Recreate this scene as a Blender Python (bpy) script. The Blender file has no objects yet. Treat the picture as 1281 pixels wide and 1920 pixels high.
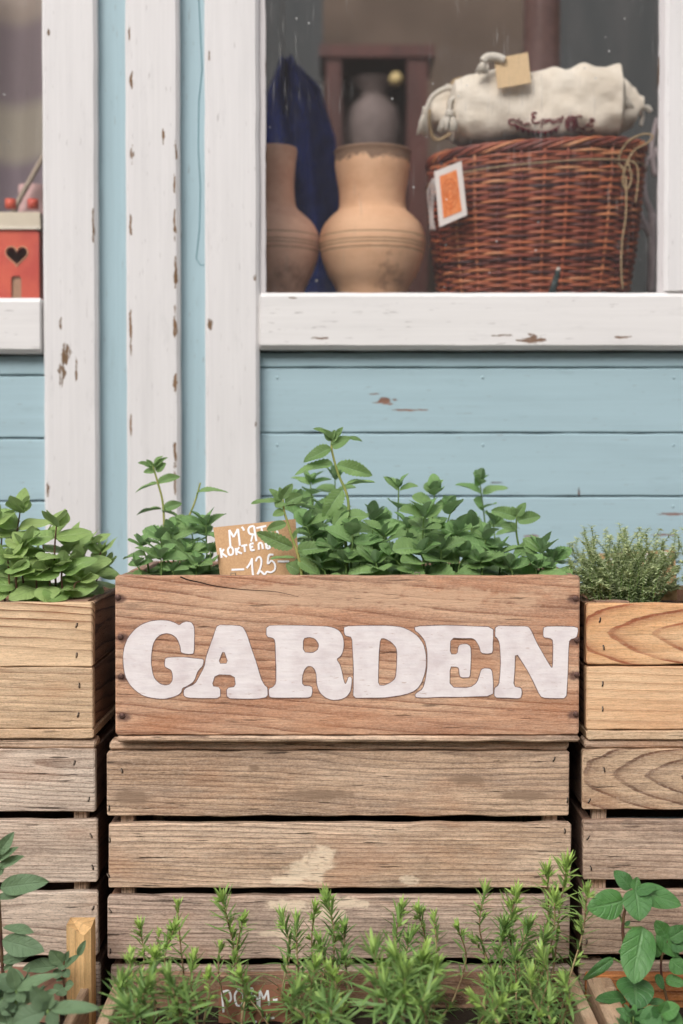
import bpy, math, random
from math import sin, cos, pi, radians, sqrt, atan2
from mathutils import Vector, Matrix, noise as mnoise
from mathutils.geometry import tessellate_polygon
from mathutils.bvhtree import BVHTree

# ------------------------------------------------------------------ camera, light, world
scene = bpy.context.scene
COL = scene.collection
EYE = 0.80
FPX = 2667.0                       # focal length in photograph pixels (50 mm on a 36 mm high frame)
TH = radians(1.72)                 # camera looks slightly down
cam_d = bpy.data.cameras.new('camera'); cam = bpy.data.objects.new('camera', cam_d); COL.objects.link(cam)
cam.location = (0, 0, EYE); cam.rotation_euler = (pi/2 - TH, 0, 0)
cam_d.sensor_fit = 'VERTICAL'; cam_d.sensor_height = 36.0; cam_d.lens = 36.0*FPX/1920.0
cam_d.clip_start = 0.05; cam_d.clip_end = 500
cam_d.dof.use_dof = True; cam_d.dof.focus_distance = 1.60; cam_d.dof.aperture_fstop = 3.4
scene.camera = cam

w = bpy.data.worlds.new('World'); scene.world = w; w.use_nodes = True
wt = w.node_tree; wt.nodes.clear()
sky = wt.nodes.new('ShaderNodeTexSky'); sky.sky_type = 'NISHITA'; sky.sun_disc = False
sky.sun_elevation = radians(42); sky.sun_rotation = radians(205); sky.air_density = 1.0; sky.dust_density = 3.0
hs = wt.nodes.new('ShaderNodeHueSaturation'); hs.inputs['Saturation'].default_value = 0.30
bg = wt.nodes.new('ShaderNodeBackground'); bg.inputs['Strength'].default_value = 0.14
wo = wt.nodes.new('ShaderNodeOutputWorld')
wt.links.new(sky.outputs[0], hs.inputs['Color']); wt.links.new(hs.outputs[0], bg.inputs['Color']); wt.links.new(bg.outputs[0], wo.inputs['Surface'])

sd = bpy.data.lights.new('sun', 'SUN'); sd.energy = 1.4; sd.angle = radians(35); sd.color = (1.0, 0.955, 0.915)
sun = bpy.data.objects.new('sun', sd); COL.objects.link(sun)
el, az = radians(42), radians(205)
tosun = Vector((sin(az)*cos(el), cos(az)*cos(el), sin(el)))
sun.rotation_euler = (tosun).to_track_quat('Z', 'Y').to_euler()
vs = scene.view_settings
vs.view_transform = 'Standard'; vs.look = 'None'; vs.gamma = 1.0; vs.use_curve_mapping = False; vs.exposure = 0.38
scene.cycles.use_denoising = True
scene.cycles.max_bounces = 5; scene.cycles.diffuse_bounces = 3; scene.cycles.glossy_bounces = 3; scene.cycles.transparent_max_bounces = 12
scene.cycles.use_adaptive_sampling = True; scene.cycles.adaptive_threshold = 0.03

# ------------------------------------------------------------------ helpers
FV = Vector((0, cos(TH), -sin(TH))); UV_ = Vector((0, sin(TH), cos(TH)))
def P(px, py, Y):
    """the point at depth Y seen at photograph pixel (px, py)"""
    d = FV + Vector((1, 0, 0))*((px-640.5)/FPX) + UV_*((960-py)/FPX)
    return Vector((0, 0, EYE)) + d*(Y/d.y)
def PX(px, Y, py=960): return P(px, py, Y).x
def PZ(py, Y, px=640.5): return P(px, py, Y).z
def mm(px, Y): return px*Y/FPX                      # a pixel length at depth Y in metres
WM = {}
def obj(name, mesh, mat=None, parent=None, M=None):
    o = bpy.data.objects.new(name, mesh); COL.objects.link(o)
    M = M or Matrix.Identity(4)
    WM[o.name] = M.copy()
    if parent is not None:
        o.parent = parent; o.matrix_basis = WM[parent.name].inverted() @ M
    else: o.matrix_basis = M
    if mesh is not None and mat is not None:
        if isinstance(mat, (list, tuple)):
            if len(mesh.materials) == 0:
                for m in mat: mesh.materials.append(m)
        elif len(mesh.materials) == 0: mesh.materials.append(mat)
    return o
def T(v): return Matrix.Translation(v)
def thing(name, label, cat, loc, group=None):
    o = obj(name, None, None, None, T(loc)); o.empty_display_size = .05
    o['label'] = label; o['category'] = cat
    if group: o['group'] = group
    return o
def tag(o, label=None, cat=None, group=None, kind=None):
    for k, v in (('label', label), ('category', cat), ('group', group), ('kind', kind)):
        if v: o[k] = v
    return o
class MB:
    def __init__(s): s.v = []; s.f = []; s.mi = []; s.col = []; s.uv = None; s.cur = 0; s.c = None
    def add(s, verts, faces, col=None):
        b = len(s.v); s.v += [tuple(v) for v in verts]; s.f += [tuple(i+b for i in f) for f in faces]
        s.mi += [s.cur]*len(faces); s.col += [col or (1, 1, 1, 1)]*len(verts)
    def box(s, x0, x1, y0, y1, z0, z1):
        s.add([(x0,y0,z0),(x1,y0,z0),(x1,y1,z0),(x0,y1,z0),(x0,y0,z1),(x1,y0,z1),(x1,y1,z1),(x0,y1,z1)],
              [(0,3,2,1),(4,5,6,7),(0,1,5,4),(1,2,6,5),(2,3,7,6),(3,0,4,7)])
    def tube(s, pts, r, n=6, r1=None, flat=None, closed=False, col=None):
        pts = [Vector(p) for p in pts]; m = len(pts); vs = []; up = Vector((0.13, 0.91, 0.4))
        for i, p in enumerate(pts):
            a = pts[(i-1) % m] if (i > 0 or closed) else p; b = pts[(i+1) % m] if (i < m-1 or closed) else p
            t = (b-a)
            t = t.normalized() if t.length > 1e-9 else Vector((0,0,1))
            u = up - t*up.dot(t)
            if u.length < 1e-4: u = t.orthogonal()
            u.normalize(); q = t.cross(u); up = u
            k = i/(m-1) if m > 1 else 0
            rr = r if r1 is None else r + (r1-r)*k
            if callable(r): rr = r(k)
            for j in range(n):
                an = 2*pi*j/n; off = u*cos(an)*rr + q*sin(an)*rr
                if flat is not None: off = off - Vector(flat)*off.dot(Vector(flat))*.93
                vs.append(p+off)
        fs = []
        for i in range(m if closed else m-1):
            for j in range(n):
                a = i*n+j; b = i*n+(j+1) % n; c = ((i+1) % m)*n+(j+1) % n; d = ((i+1) % m)*n+j
                fs.append((a, b, c, d))
        if not closed:
            fs.append(tuple(range(n-1, -1, -1))); fs.append(tuple((m-1)*n+j for j in range(n)))
        s.add(vs, fs, col)
    def mesh(s, name, smooth=False):
        me = bpy.data.meshes.new(name); me.from_pydata(s.v, [], s.f)
        me.polygons.foreach_set('material_index', s.mi)
        if smooth: me.polygons.foreach_set('use_smooth', [True]*len(s.f))
        ca = me.color_attributes.new('tint', 'FLOAT_COLOR', 'POINT')
        ca.data.foreach_set('color', [x for c in s.col for x in c])
        me.update(); return me
def curve(pts, n=6):
    """Catmull-Rom through pts"""
    pts = [Vector(p) for p in pts]; out = []
    if len(pts) < 3: 
        return [pts[0].lerp(pts[-1], i/n) for i in range(n+1)]
    for i in range(len(pts)-1):
        p0 = pts[max(i-1, 0)]; p1 = pts[i]; p2 = pts[i+1]; p3 = pts[min(i+2, len(pts)-1)]
        for k in range(n):
            t = k/n
            out.append(.5*((2*p1)+(p2-p0)*t+(2*p0-5*p1+4*p2-p3)*t*t+(3*p1-p0-3*p2+p3)*t**3))
    out.append(pts[-1]); return out

# ------------------------------------------------------------------ colours and materials
def lin(c): c /= 255; return c/12.92 if c <= .04045 else ((c+.055)/1.055)**2.4
def RGB(r, g, b, k=1.0): return (lin(r)*k, lin(g)*k, lin(b)*k, 1)
class NB:
    def __init__(s, name):
        s.m = bpy.data.materials.new(name); s.m.use_nodes = True; s.t = s.m.node_tree; s.t.nodes.clear()
        s.out = s.t.nodes.new('ShaderNodeOutputMaterial')
    def n(s, typ, **kw):
        x = s.t.nodes.new(typ)
        for k, v in kw.items(): setattr(x, k, v)
        return x
    def put(s, sock, v):
        if v is None: return
        if isinstance(v, bpy.types.NodeSocket): s.t.links.new(v, sock)
        else: sock.default_value = v
    def math(s, op, a, b=None, c=None, clamp=False):
        x = s.n('ShaderNodeMath', operation=op, use_clamp=clamp); s.put(x.inputs[0], a); s.put(x.inputs[1], b); s.put(x.inputs[2], c); return x.outputs[0]
    def vmath(s, op, a, b=None):
        x = s.n('ShaderNodeVectorMath', operation=op); s.put(x.inputs[0], a); s.put(x.inputs[1], b)
        return x.outputs['Value'] if op in ('LENGTH', 'DOT_PRODUCT', 'DISTANCE') else x.outputs[0]
    def objc(s): return s.n('ShaderNodeTexCoord').outputs['Object']
    def rnd(s): return s.n('ShaderNodeObjectInfo').outputs['Random']
    def comb(s, x, y, z):
        c = s.n('ShaderNodeCombineXYZ'); s.put(c.inputs[0], x); s.put(c.inputs[1], y); s.put(c.inputs[2], z); return c.outputs[0]
    def sep(s, v): c = s.n('ShaderNodeSeparateXYZ'); s.put(c.inputs[0], v); return c.outputs
    def noise(s, v, scale=(1,1,1), sc=1.0, detail=3, rough=.5, color=False):
        m = s.vmath('MULTIPLY', v, scale)
        x = s.n('ShaderNodeTexNoise'); s.put(x.inputs['Vector'], m); x.inputs['Scale'].default_value = sc
        x.inputs['Detail'].default_value = detail; x.inputs['Roughness'].default_value = rough
        return x.outputs['Color'] if color else x.outputs['Fac']
    def ramp(s, f, stops, interp='LINEAR'):
        x = s.n('ShaderNodeValToRGB'); s.put(x.inputs[0], f); cr = x.color_ramp; cr.interpolation = interp
        while len(cr.elements) < len(stops): cr.elements.new(.5)
        for e, (p, c) in zip(cr.elements, stops):
            e.position = p; e.color = c if isinstance(c, tuple) else (c, c, c, 1)
        return x.outputs[0]
    def mix(s, f, a, b, mode='MIX'):
        x = s.n('ShaderNodeMix', data_type='RGBA', blend_type=mode); s.put(x.inputs[0], f); s.put(x.inputs[6], a); s.put(x.inputs[7], b); return x.outputs[2]
    def step(s, v, lo, hi):
        x = s.n('ShaderNodeMapRange', interpolation_type='SMOOTHSTEP'); s.put(x.inputs[0], v); s.put(x.inputs[1], lo); s.put(x.inputs[2], hi); return x.outputs[0]
    def bump(s, h, dist=.001, strength=1.0):
        x = s.n('ShaderNodeBump'); s.put(x.inputs['Height'], h); x.inputs['Distance'].default_value = dist; x.inputs['Strength'].default_value = strength; return x.outputs[0]
    def blobs(s, v, pts, warp=.35, wscale=(60, 60, 60), soft=.25):
        """mask of irregular blobs: pts = (x, z, rx, rz) in object space"""
        nz = s.noise(v, wscale, 1, 4, .6, color=True)
        d = s.vmath('SUBTRACT', nz, (.5, .5, .5)); x, _, z = s.sep(v)[:3]; dx, _, dz = s.sep(d)[:3]
        res = None
        for (bx, bz, rx, rz) in pts:
            a = s.math('MULTIPLY_ADD', s.math('SUBTRACT', x, bx), 1/rx, s.math('MULTIPLY', dx, warp*6))
            b = s.math('MULTIPLY_ADD', s.math('SUBTRACT', z, bz), 1/rz, s.math('MULTIPLY', dz, warp*6))
            q = s.math('SQRT', s.math('ADD', s.math('MULTIPLY', a, a), s.math('MULTIPLY', b, b)))
            m = s.math('SUBTRACT', 1, s.step(q, 1-soft, 1+soft))
            res = m if res is None else s.math('MAXIMUM', res, m)
        return res
    def principled(s, col, rough=.7, spec=.3, normal=None, **kw):
        b = s.n('ShaderNodeBsdfPrincipled'); s.put(b.inputs['Base Color'], col); s.put(b.inputs['Roughness'], rough)
        b.inputs['Specular IOR Level'].default_value = spec
        if normal is not None: s.put(b.inputs['Normal'], normal)
        for k, v in kw.items(): s.put(b.inputs[k], v)
        return b.outputs[0]
    def done(s, sh): s.t.links.new(sh, s.out.inputs['Surface']); return s.m

def wood(name, light, mid, dark, period=.006, contrast=.8, grey=.25, greycol=(120,105,92), warp=.03, slope=.03,
         centre=None, spots=None, spotcol=None, pale=None, palecol=(232,212,186), slopey=0, crack=.5, dirt=.35, rough=.8, fib=.5, knots=None):
    b = NB(name); v = b.objc(); r = b.rnd()
    off = b.comb(b.math('MULTIPLY', r, 31.7), b.math('MULTIPLY', r, 5.3), b.math('MULTIPLY', r, 17.9))
    vo = b.vmath('ADD', v, off)
    x, y, z = b.sep(v)[:3]
    nd = b.noise(vo, (1.6, 5, 9), 1, 3, .5, color=True); nd = b.vmath('SUBTRACT', nd, (.5, .5, .5)); nx, ny, nz = b.sep(nd)[:3]
    if centre is None:
        cz = b.math('MULTIPLY_ADD', b.math('FRACT', b.math('MULTIPLY', r, 7.31)), .22, -.11)
        cy = b.math('MULTIPLY_ADD', b.math('FRACT', b.math('MULTIPLY', r, 13.7)), .06, .012)
    else: cy, cz = centre
    zz = b.math('ADD', b.math('ADD', z, cz), b.math('MULTIPLY_ADD', x, slope, b.math('MULTIPLY', nz, warp)))
    yy = b.math('ADD', b.math('ADD', y, cy), b.math('MULTIPLY_ADD', x, slopey, b.math('MULTIPLY', ny, warp*1.4)))
    if knots:
        for (kx, kz, kr) in knots:      # grain bends round a knot
            dx = b.math('MULTIPLY', b.math('SUBTRACT', x, kx), .35/kr); dz = b.math('DIVIDE', b.math('SUBTRACT', z, kz), kr)
            g = b.math('EXPONENT', b.math('MULTIPLY', b.math('ADD', b.math('MULTIPLY', dx, dx), b.math('MULTIPLY', dz, dz)), -1.0))
            yy = b.math('MULTIPLY_ADD', g, kr*1.2, yy)
    rr = b.math('MULTIPLY_ADD', b.noise(vo, (12, 90, 90), 1, 3, .6), period*.35, b.math('SQRT', b.math('ADD', b.math('MULTIPLY', zz, zz), b.math('MULTIPLY', yy, yy))))
    fine = b.noise(vo, (45, 480, 480), 1, 3, .75); soft_ = b.noise(vo, (7, 200, 200), 1, 2, .6)
    ring = b.math('FRACT', b.math('MULTIPLY_ADD', rr, 1/period, b.math('MULTIPLY', soft_, .10)))
    line = b.ramp(ring, [(0, .0), (.4, .08), (.72, .5), (.80, 1.0), (.90, .95), (.94, .0), (1.0, .0)])
    rv = b.noise(vo, (3, 40, 60), 1, 2, .5)
    line = b.math('MULTIPLY', line, b.math('MULTIPLY', contrast, b.step(rv, .15, .55)))
    blot = b.noise(vo, (5, 20, 22), 1, 4, .6)
    col = b.mix(b.step(blot, .32, .68), RGB(*light, 1.2), RGB(*mid, 1.15))
    col = b.mix(line, col, RGB(*dark))
    g2 = b.noise(vo, (4, 13, 30), 1.3, 5, .65)
    col = b.mix(b.math('MULTIPLY', b.step(g2, .42, .72), grey), col, RGB(*greycol, 1.1))
    f2 = b.math('MULTIPLY_ADD', b.step(fine, .33, .67), .6, b.math('MULTIPLY', b.step(soft_, .3, .7), .4))
    col = b.mix(b.math('MULTIPLY', b.math('SUBTRACT', 1, f2), fib*.62), col, (.07, .05, .04, 1))
    sp = b.noise(vo, (60, 500, 500), 1, 2, .6)
    col = b.mix(b.math('MULTIPLY', b.step(sp, .55, .75), .16*fib), col, (.75, .64, .52, 1))
    mic = b.noise(vo, (300, 500, 620), 1, 2, .8)
    col = b.mix(b.math('MULTIPLY', b.step(mic, .50, .68), .34*fib), col, (.05, .034, .026, 1)); col = b.mix(b.math('MULTIPLY', b.step(mic, .48, .33), .22*fib), col, (.80, .68, .56, 1))
    ts_ = b.noise(vo, (7, 7, 16), 1, 3, .6); col = b.mix(b.math('MULTIPLY', b.step(ts_, .5, .72), .22), col, RGB(178, 112, 66))
    if pale:
        pm = b.blobs(v, pale, .42, (55, 55, 75), .3); pm = b.math('MULTIPLY', pm, b.step(b.noise(v, (90, 200, 260), 1, 4, .7), .28, .5))
        col = b.mix(b.math('MULTIPLY', pm, .72), col, RGB(*palecol, 1.15))
    dn = b.noise(vo, (14, 40, 60), 1.0, 5, .7); dz_ = b.noise(vo, (2.5, 6, 9), 1, 2, .5)
    dm = b.math('MULTIPLY', b.step(dn, .5, .7), b.step(dz_, .45, .68))
    col = b.mix(b.math('MULTIPLY', dm, dirt), col, (.045, .036, .032, 1))
    ck = b.noise(vo, (16, 420, 260), 1, 3, .6); ckm = b.math('MULTIPLY', b.step(ck, .64, .70), crack)
    col = b.mix(ckm, col, (.02, .013, .01, 1))
    if spots:
        sm = b.blobs(v, spots, .22, (120, 120, 120), .45)
        col = b.mix(b.math('MULTIPLY', sm, .85), col, RGB(*(spotcol or (52, 38, 40))))
    h = b.math('SUBTRACT', b.math('MULTIPLY_ADD', f2, .6, b.math('MULTIPLY', mic, -.5)), ckm)
    return b.done(b.principled(col, rough, .22, b.bump(h, .0007, .8)))

def paint(name, col, hw=.04, edge=.5, amount=.5, woodcol=(150,118,88), chips=None, var=.06, along='x', rough=.5, edgecol=None, sides=(1, 1)):
    b = NB(name); v = b.objc(); r = b.rnd(); vo = b.vmath('ADD', v, b.comb(b.math('MULTIPLY', r, 21.3), 0, b.math('MULTIPLY', r, 9.1)))
    x, y, z = b.sep(v)[:3]
    zr = b.math('DIVIDE', z, hw)
    e = b.math('ADD', b.math('MULTIPLY', b.step(zr, .72, .98), sides[1]), b.math('MULTIPLY', b.step(b.math('MULTIPLY', zr, -1), .72, .98), sides[0]))
    ns = b.noise(vo, (14, 60, 95), 1, 5, .62); big = b.noise(vo, (4, 5, 5), 1, 2, .5)
    th = b.math('SUBTRACT', .92 - amount*.12, b.math('MULTIPLY', e, edge*.33)); th = b.math('SUBTRACT', th, b.math('MULTIPLY', b.step(big, .45, .7), .06))
    m = b.step(ns, th, b.math('ADD', th, .025))
    if chips: m = b.math('MAXIMUM', m, b.math('MULTIPLY', b.blobs(v, chips, .62, (80, 110, 190), .07), b.step(b.noise(vo, (40, 160, 260), 1, 4, .7), .36, .44)))
    base = RGB(*col, 1.0)
    stain = b.noise(vo, (3, 30, 35), 1, 5, .65)
    c = b.mix(b.math('MULTIPLY', b.step(stain, .4, .75), var*2.6), base, RGB(*[k*.72 for k in col]))
    br2 = b.noise(vo, (4, 220, 300), 1, 3, .6); c = b.mix(b.math('MULTIPLY', b.step(br2, .4, .75), var*2.2), c, RGB(*[min(255, k*1.1+8) for k in col])); dd_ = b.noise(vo, (9, 14, 40), 1, 6, .75); c = b.mix(b.math('MULTIPLY', b.step(dd_, .56, .72), var*2.5), c, RGB(*[k*.62 for k in col]))
    rim = b.step(ns, b.math('SUBTRACT', th, .035), th)
    c = b.mix(b.math('MULTIPLY', rim, .25), c, RGB(160, 145, 135))
    scr = b.noise(vo, (40, 300, 300), 1, 2, .5); c = b.mix(b.math('MULTIPLY', b.step(scr, .68, .74), .35), c, RGB(120, 110, 105))
    brush = b.noise(vo, (5, 200, 260), 1, 3, .6)
    wn = b.noise(vo, (20, 200, 300), 1, 3, .6)
    wc = b.mix(wn, RGB(*woodcol), RGB(*[k*.55 for k in woodcol]))
    c = b.mix(m, c, wc)
    h = b.math('SUBTRACT', b.math('MULTIPLY', brush, .22), b.math('MULTIPLY', m, 1.0))
    h = b.math('ADD', h, b.math('MULTIPLY', b.noise(vo, (6, 25, 25), 1, 3, .5), 1.4))
    return b.done(b.principled(c, b.mix(m, (rough,)*3+(1,), (.85,)*3+(1,)), .35, b.bump(h, .0007, .7)))

def leafmat(name, top, young, back, vein, rough=.48, trans=.22, veinstr=.35, nside=7.0):
    b = NB(name); uv = b.n('ShaderNodeTexCoord').outputs['UV']; u, v, _ = b.sep(uv)[:3]; r = b.rnd()
    a = b.math('ABSOLUTE', b.math('MULTIPLY_ADD', v, 2, -1))
    mid = b.math('SUBTRACT', 1, b.step(a, .03, .12))
    s = b.math('FRACT', b.math('SUBTRACT', b.math('MULTIPLY', u, nside), b.math('MULTIPLY', a, 1.5)))
    sv = b.math('SUBTRACT', 1, b.step(b.math('ABSOLUTE', b.math('SUBTRACT', s, .5)), .02, .13))
    vm = b.math('MAXIMUM', mid, b.math('MULTIPLY', sv, .6))
    tc = b.n('ShaderNodeVertexColor', layer_name='tint').outputs[0]; tr = b.sep(tc)[0]
    ag = b.math('FRACT', b.math('MULTIPLY', r, 5.7))
    nz = b.noise(b.objc(), (6, 6, 6), 1, 3, .6)
    c = b.mix(b.step(b.math('MULTIPLY_ADD', nz, .5, b.math('MULTIPLY', ag, .6)), .2, .95), top, young)
    geo = b.n('ShaderNodeNewGeometry')
    c = b.mix(b.math('MULTIPLY', vm, veinstr), c, vein)
    c = b.mix(geo.outputs['Backfacing'], c, back)
    c = b.mix(b.math('MULTIPLY', b.step(b.noise(b.objc(), (9, 9, 3), 1, 2, .5), .66, .8), .25), c, RGB(120, 120, 60))
    h = b.math('MULTIPLY_ADD', vm, -1.0, b.math('MULTIPLY', b.noise(uv, (38, 26, 1), 1, 2, .5), .8))
    p = b.principled(c, rough, .55, b.bump(h, .0016, .6))
    tr_ = b.n('ShaderNodeBsdfTranslucent'); b.put(tr_.inputs[0], b.mix(.5, c, young))
    mx = b.n('ShaderNodeMixShader'); mx.inputs[0].default_value = trans
    b.t.links.new(p, mx.inputs[1]); b.t.links.new(tr_.outputs[0], mx.inputs[2])
    return b.done(mx.outputs[0])
def needlemat(name, old, young, trans=.15, rough=.45):
    b = NB(name); tc = b.n('ShaderNodeVertexColor', layer_name='tint').outputs[0]; r_, g_, b_ = b.sep(tc)[:3]
    c = b.mix(r_, old, young); c = b.mix(b.math('MULTIPLY', g_, .5), c, tuple(k*.45 for k in old[:3])+(1,))
    p = b.principled(c, rough, .4)
    tr_ = b.n('ShaderNodeBsdfTranslucent'); b.put(tr_.inputs[0], c)
    mx = b.n('ShaderNodeMixShader'); mx.inputs[0].default_value = trans
    b.t.links.new(p, mx.inputs[1]); b.t.links.new(tr_.outputs[0], mx.inputs[2]); return b.done(mx.outputs[0])
def plain(name, col, rough=.7, spec=.3, var=.25, sc=(40, 40, 40), bump=.0004, col2=None, metal=0.0):
    b = NB(name); v = b.objc(); n = b.noise(v, sc, 1, 4, .6)
    c = b.mix(b.step(n, .3, .7), col, col2 or tuple(k*(1-var) for k in col[:3])+(1,))
    return b.done(b.principled(c, rough, spec, b.bump(n, bump, .7), Metallic=metal))

M = {}
# ------------------------------------------------------------------ mesh builders
def plank_mesh(L, H, Tk, seed=0, wav=.0006, ch=.0012, endround=.002, nseg=None, taper=0, bow=0):
    """board along local X, thickness along Y, height along Z, chamfered and a little uneven"""
    rs = random.Random(seed); n = nseg or max(4, int(L/.016)); vs = []; s0 = rs.random()*50
    xs = [-L/2, -L/2+endround] + [-L/2+endround+(L-2*endround)*i/n for i in range(1, n)] + [L/2-endround, L/2]
    for k, x in enumerate(xs):
        e = 1 if k in (0, len(xs)-1) else 0
        hz = H/2 - e*endround; ty = Tk/2 - e*ch
        tw = wav*2*mnoise.noise((x*22+s0, 0, 0)) + wav*1.2*mnoise.noise((x*90+s0, 3, 0)); bw = wav*2*mnoise.noise((x*22+s0, 9, 0)) + wav*1.2*mnoise.noise((x*90+s0, 7, 0))
        bz = bow*(1-(2*x/L)**2) + taper*x
        yw = wav*1.0*mnoise.noise((x*8+s0, 5, 0))
        zt = hz+tw+bz; zb = -hz+bw+bz
        ex = 0
        for (yy, z_) in ((-ty, zb+ch), (-ty, zt-ch), (-ty+ch, zt), (ty-ch, zt), (ty, zt-ch), (ty, zb+ch), (ty-ch, zb), (-ty+ch, zb)):
            jx = wav*1.5*mnoise.noise((z_*120+s0, yy*100, 1)) if k in (0, 1, len(xs)-1, len(xs)-2) else 0
            vs.append((x+jx, yy+yw, z_))
    fs = []
    for i in range(len(xs)-1):
        for j in range(8):
            a = i*8+j; b = i*8+(j+1) % 8; fs.append((b, a, a+8, b+8))
    fs.append(tuple(range(8))); fs.append(tuple(reversed([(len(xs)-1)*8+j for j in range(8)])))
    mb = MB(); mb.add(vs, fs); return mb.mesh('board')
RZ = lambda a: Matrix.Rotation(a, 4, 'Z'); RY = lambda a: Matrix.Rotation(a, 4, 'Y'); RX = lambda a: Matrix.Rotation(a, 4, 'X')
def plank(name, x0, x1, z0, z1, y0, th, mat, parent, seed=0, **kw):
    me = plank_mesh(abs(x1-x0), abs(z1-z0), th, seed, **kw)
    return obj(name, me, mat, parent, T(((x0+x1)/2, y0+th/2, (z0+z1)/2)))
def vplank(name, x0, x1, z0, z1, y0, th, mat, parent, seed=0, **kw):
    me = plank_mesh(abs(z1-z0), abs(x1-x0), th, seed, **kw)
    return obj(name, me, mat, parent, T(((x0+x1)/2, y0+th/2, (z0+z1)/2)) @ RY(-pi/2))
def dplank(name, x0, th, y0, y1, z0, z1, mat, parent, seed=0, **kw):     # a board running away from the viewer
    me = plank_mesh(abs(y1-y0), abs(z1-z0), th, seed, **kw)
    return obj(name, me, mat, parent, T((x0+th/2, (y0+y1)/2, (z0+z1)/2)) @ RZ(pi/2))
def lathe(prof, n=40, sx=1, sy=1):
    mb = MB(); vs = []; fs = []
    for (r, z) in prof:
        for j in range(n): a = 2*pi*j/n; vs.append((r*cos(a)*sx, r*sin(a)*sy, z))
    for i in range(len(prof)-1):
        for j in range(n): fs.append((i*n+j, i*n+(j+1) % n, (i+1)*n+(j+1) % n, (i+1)*n+j))
    fs.append(tuple(reversed(range(n))))
    mb.add(vs, fs); return mb
def shape_prism(mb, contours, y_front, y_back, cur=0):
    """extruded flat shape in XZ with holes; contours are lists of (x, z)"""
    cs = [[Vector((x, z, 0)) for x, z in c] for c in contours]
    tris = tessellate_polygon(cs); flat = [p for c in cs for p in c]; n = len(flat); mb.cur = cur
    fr = []
    for t in tris:
        a, b_, c_ = (flat[i] for i in t); area = (b_.x-a.x)*(c_.y-a.y)-(b_.y-a.y)*(c_.x-a.x)
        fr.append(tuple(t) if area > 0 else tuple(reversed(t)))
    vs = [(p.x, y_front, p.y) for p in flat] + [(p.x, y_back, p.y) for p in flat]
    fs = fr + [tuple(reversed([i+n for i in t])) for t in fr]
    o = 0
    for c in cs:
        ar = sum(c[i].x*c[(i+1) % len(c)].y-c[(i+1) % len(c)].x*c[i].y for i in range(len(c)))
        for i in range(len(c)):
            a = o+i; b_ = o+(i+1) % len(c); q = (a, a+n, b_+n, b_)
            fs.append(q)
        o += len(c)
    mb.add(vs, fs)
def chaikin(c, it=1):
    for _ in range(it):
        out = []
        for i in range(len(c)):
            a = c[i]; b_ = c[(i+1) % len(c)]
            out += [(a[0]*.8+b_[0]*.2, a[1]*.8+b_[1]*.2), (a[0]*.2+b_[0]*.8, a[1]*.2+b_[1]*.8)]
        c = out
    return c
def grid_mesh(name, x0, x1, y0, y1, z, mat, kind='structure', n=1):
    me = bpy.data.meshes.new(name); me.from_pydata([(x0,y0,z),(x1,y0,z),(x1,y1,z),(x0,y1,z)], [], [(0,1,2,3)])
    o = obj(name, me, mat); tag(o, kind=kind); return o

# ------------------------------------------------------------------ materials in use
EV = 1.18
M['nail'] = plain('rusty iron', RGB(78, 60, 55), .6, .4, .5, (600, 600, 600), .0002, RGB(120, 90, 80), .5)
M['staple'] = plain('staple wire', RGB(120, 108, 96), .45, .5, .4, (300, 300, 300), .0001, RGB(165, 155, 140), .5)
M['planter'] = None
YW = 2.020          # face of the blue boards
YP = 1.580          # face of the lettered planter
YC = 1.592          # face of the crates

# ------------------------------------------------------------------ ground
b = NB('paving'); v = b.objc()
br = b.n('ShaderNodeTexBrick'); b.put(br.inputs['Vector'], v); br.inputs['Scale'].default_value = 4; br.inputs['Color1'].default_value = RGB(150, 142, 134); br.inputs['Color2'].default_value = RGB(132, 126, 120); br.inputs['Mortar'].default_value = RGB(90, 84, 78); br.inputs['Mortar Size'].default_value = .012
c = b.mix(b.noise(v, (3, 3, 3), 1, 5, .6), br.outputs[0], RGB(110, 103, 97)); M['ground'] = b.done(b.principled(c, .9, .2))
grid_mesh('ground', -150, 150, -150, 150, 0, M['ground'])

# ------------------------------------------------------------------ shop front
shop = thing('shop_front', 'pale blue boarded shop front with peeling white posts and two windows', 'building', (0, YW, 0))
BLUE = (166, 191, 199); WHITE = (222, 219, 218)
ZB = [PZ(y, YW) for y in (660, 689.5, 812, 931, 1055, 1178, 1300)] ; 
while ZB[-1] > 0.1: ZB.append(ZB[-1]-.092)
XE1 = PX(484, YW); XR = PX(1281, YW)+.35
M['blue1'] = paint('blue paint', BLUE, .046, .35, .15, (160,125,105), None, .07)
def ch(px, py, rx, rz, cx, cz, Y=YW): p = P(px, py, Y); return (p.x-cx, p.z-cz, mm(rx, Y), mm(rz, Y))
for i in range(len(ZB)-1):
    z1, z0 = ZB[i], ZB[i+1]; cx = (XE1-.02+XR)/2; cz = (z0+z1)/2
    mt = M['blue1']
    if i == 1: mt = paint('blue paint chipped', BLUE, .046, .3, .15, (168,128,110), [ch(720,752,17,5,cx,cz), ch(770,769,26,1.6,cx,cz), ch(700,739,8,1.2,cx,cz)], .07)
    if i == 2: mt = paint('blue paint scuffed', BLUE, .046, .45, .15, (130,110,105), [ch(1086,925,2.5,13,cx,cz), ch(930,905,9,1,cx,cz)], .07)
    if i == 3: mt = paint('blue paint worn', BLUE, .046, .35, .2, (175,140,130), [ch(1258,964,24,2,cx,cz), ch(1240,1003,28,1.5,cx,cz), ch(1000,1005,14,2,cx,cz)], .07)
    plank('siding_board', XE1-.02, XR, z0+.0009, z1-.0009, YW, .014, mt, shop, 40+i, ch=.0018, wav=.0004, nseg=40)
    xl0, xl1 = PX(-300, YW), PX(92, YW)
    zl = [PZ(y, YW) for y in (663, 705, 822, 940)]
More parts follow.
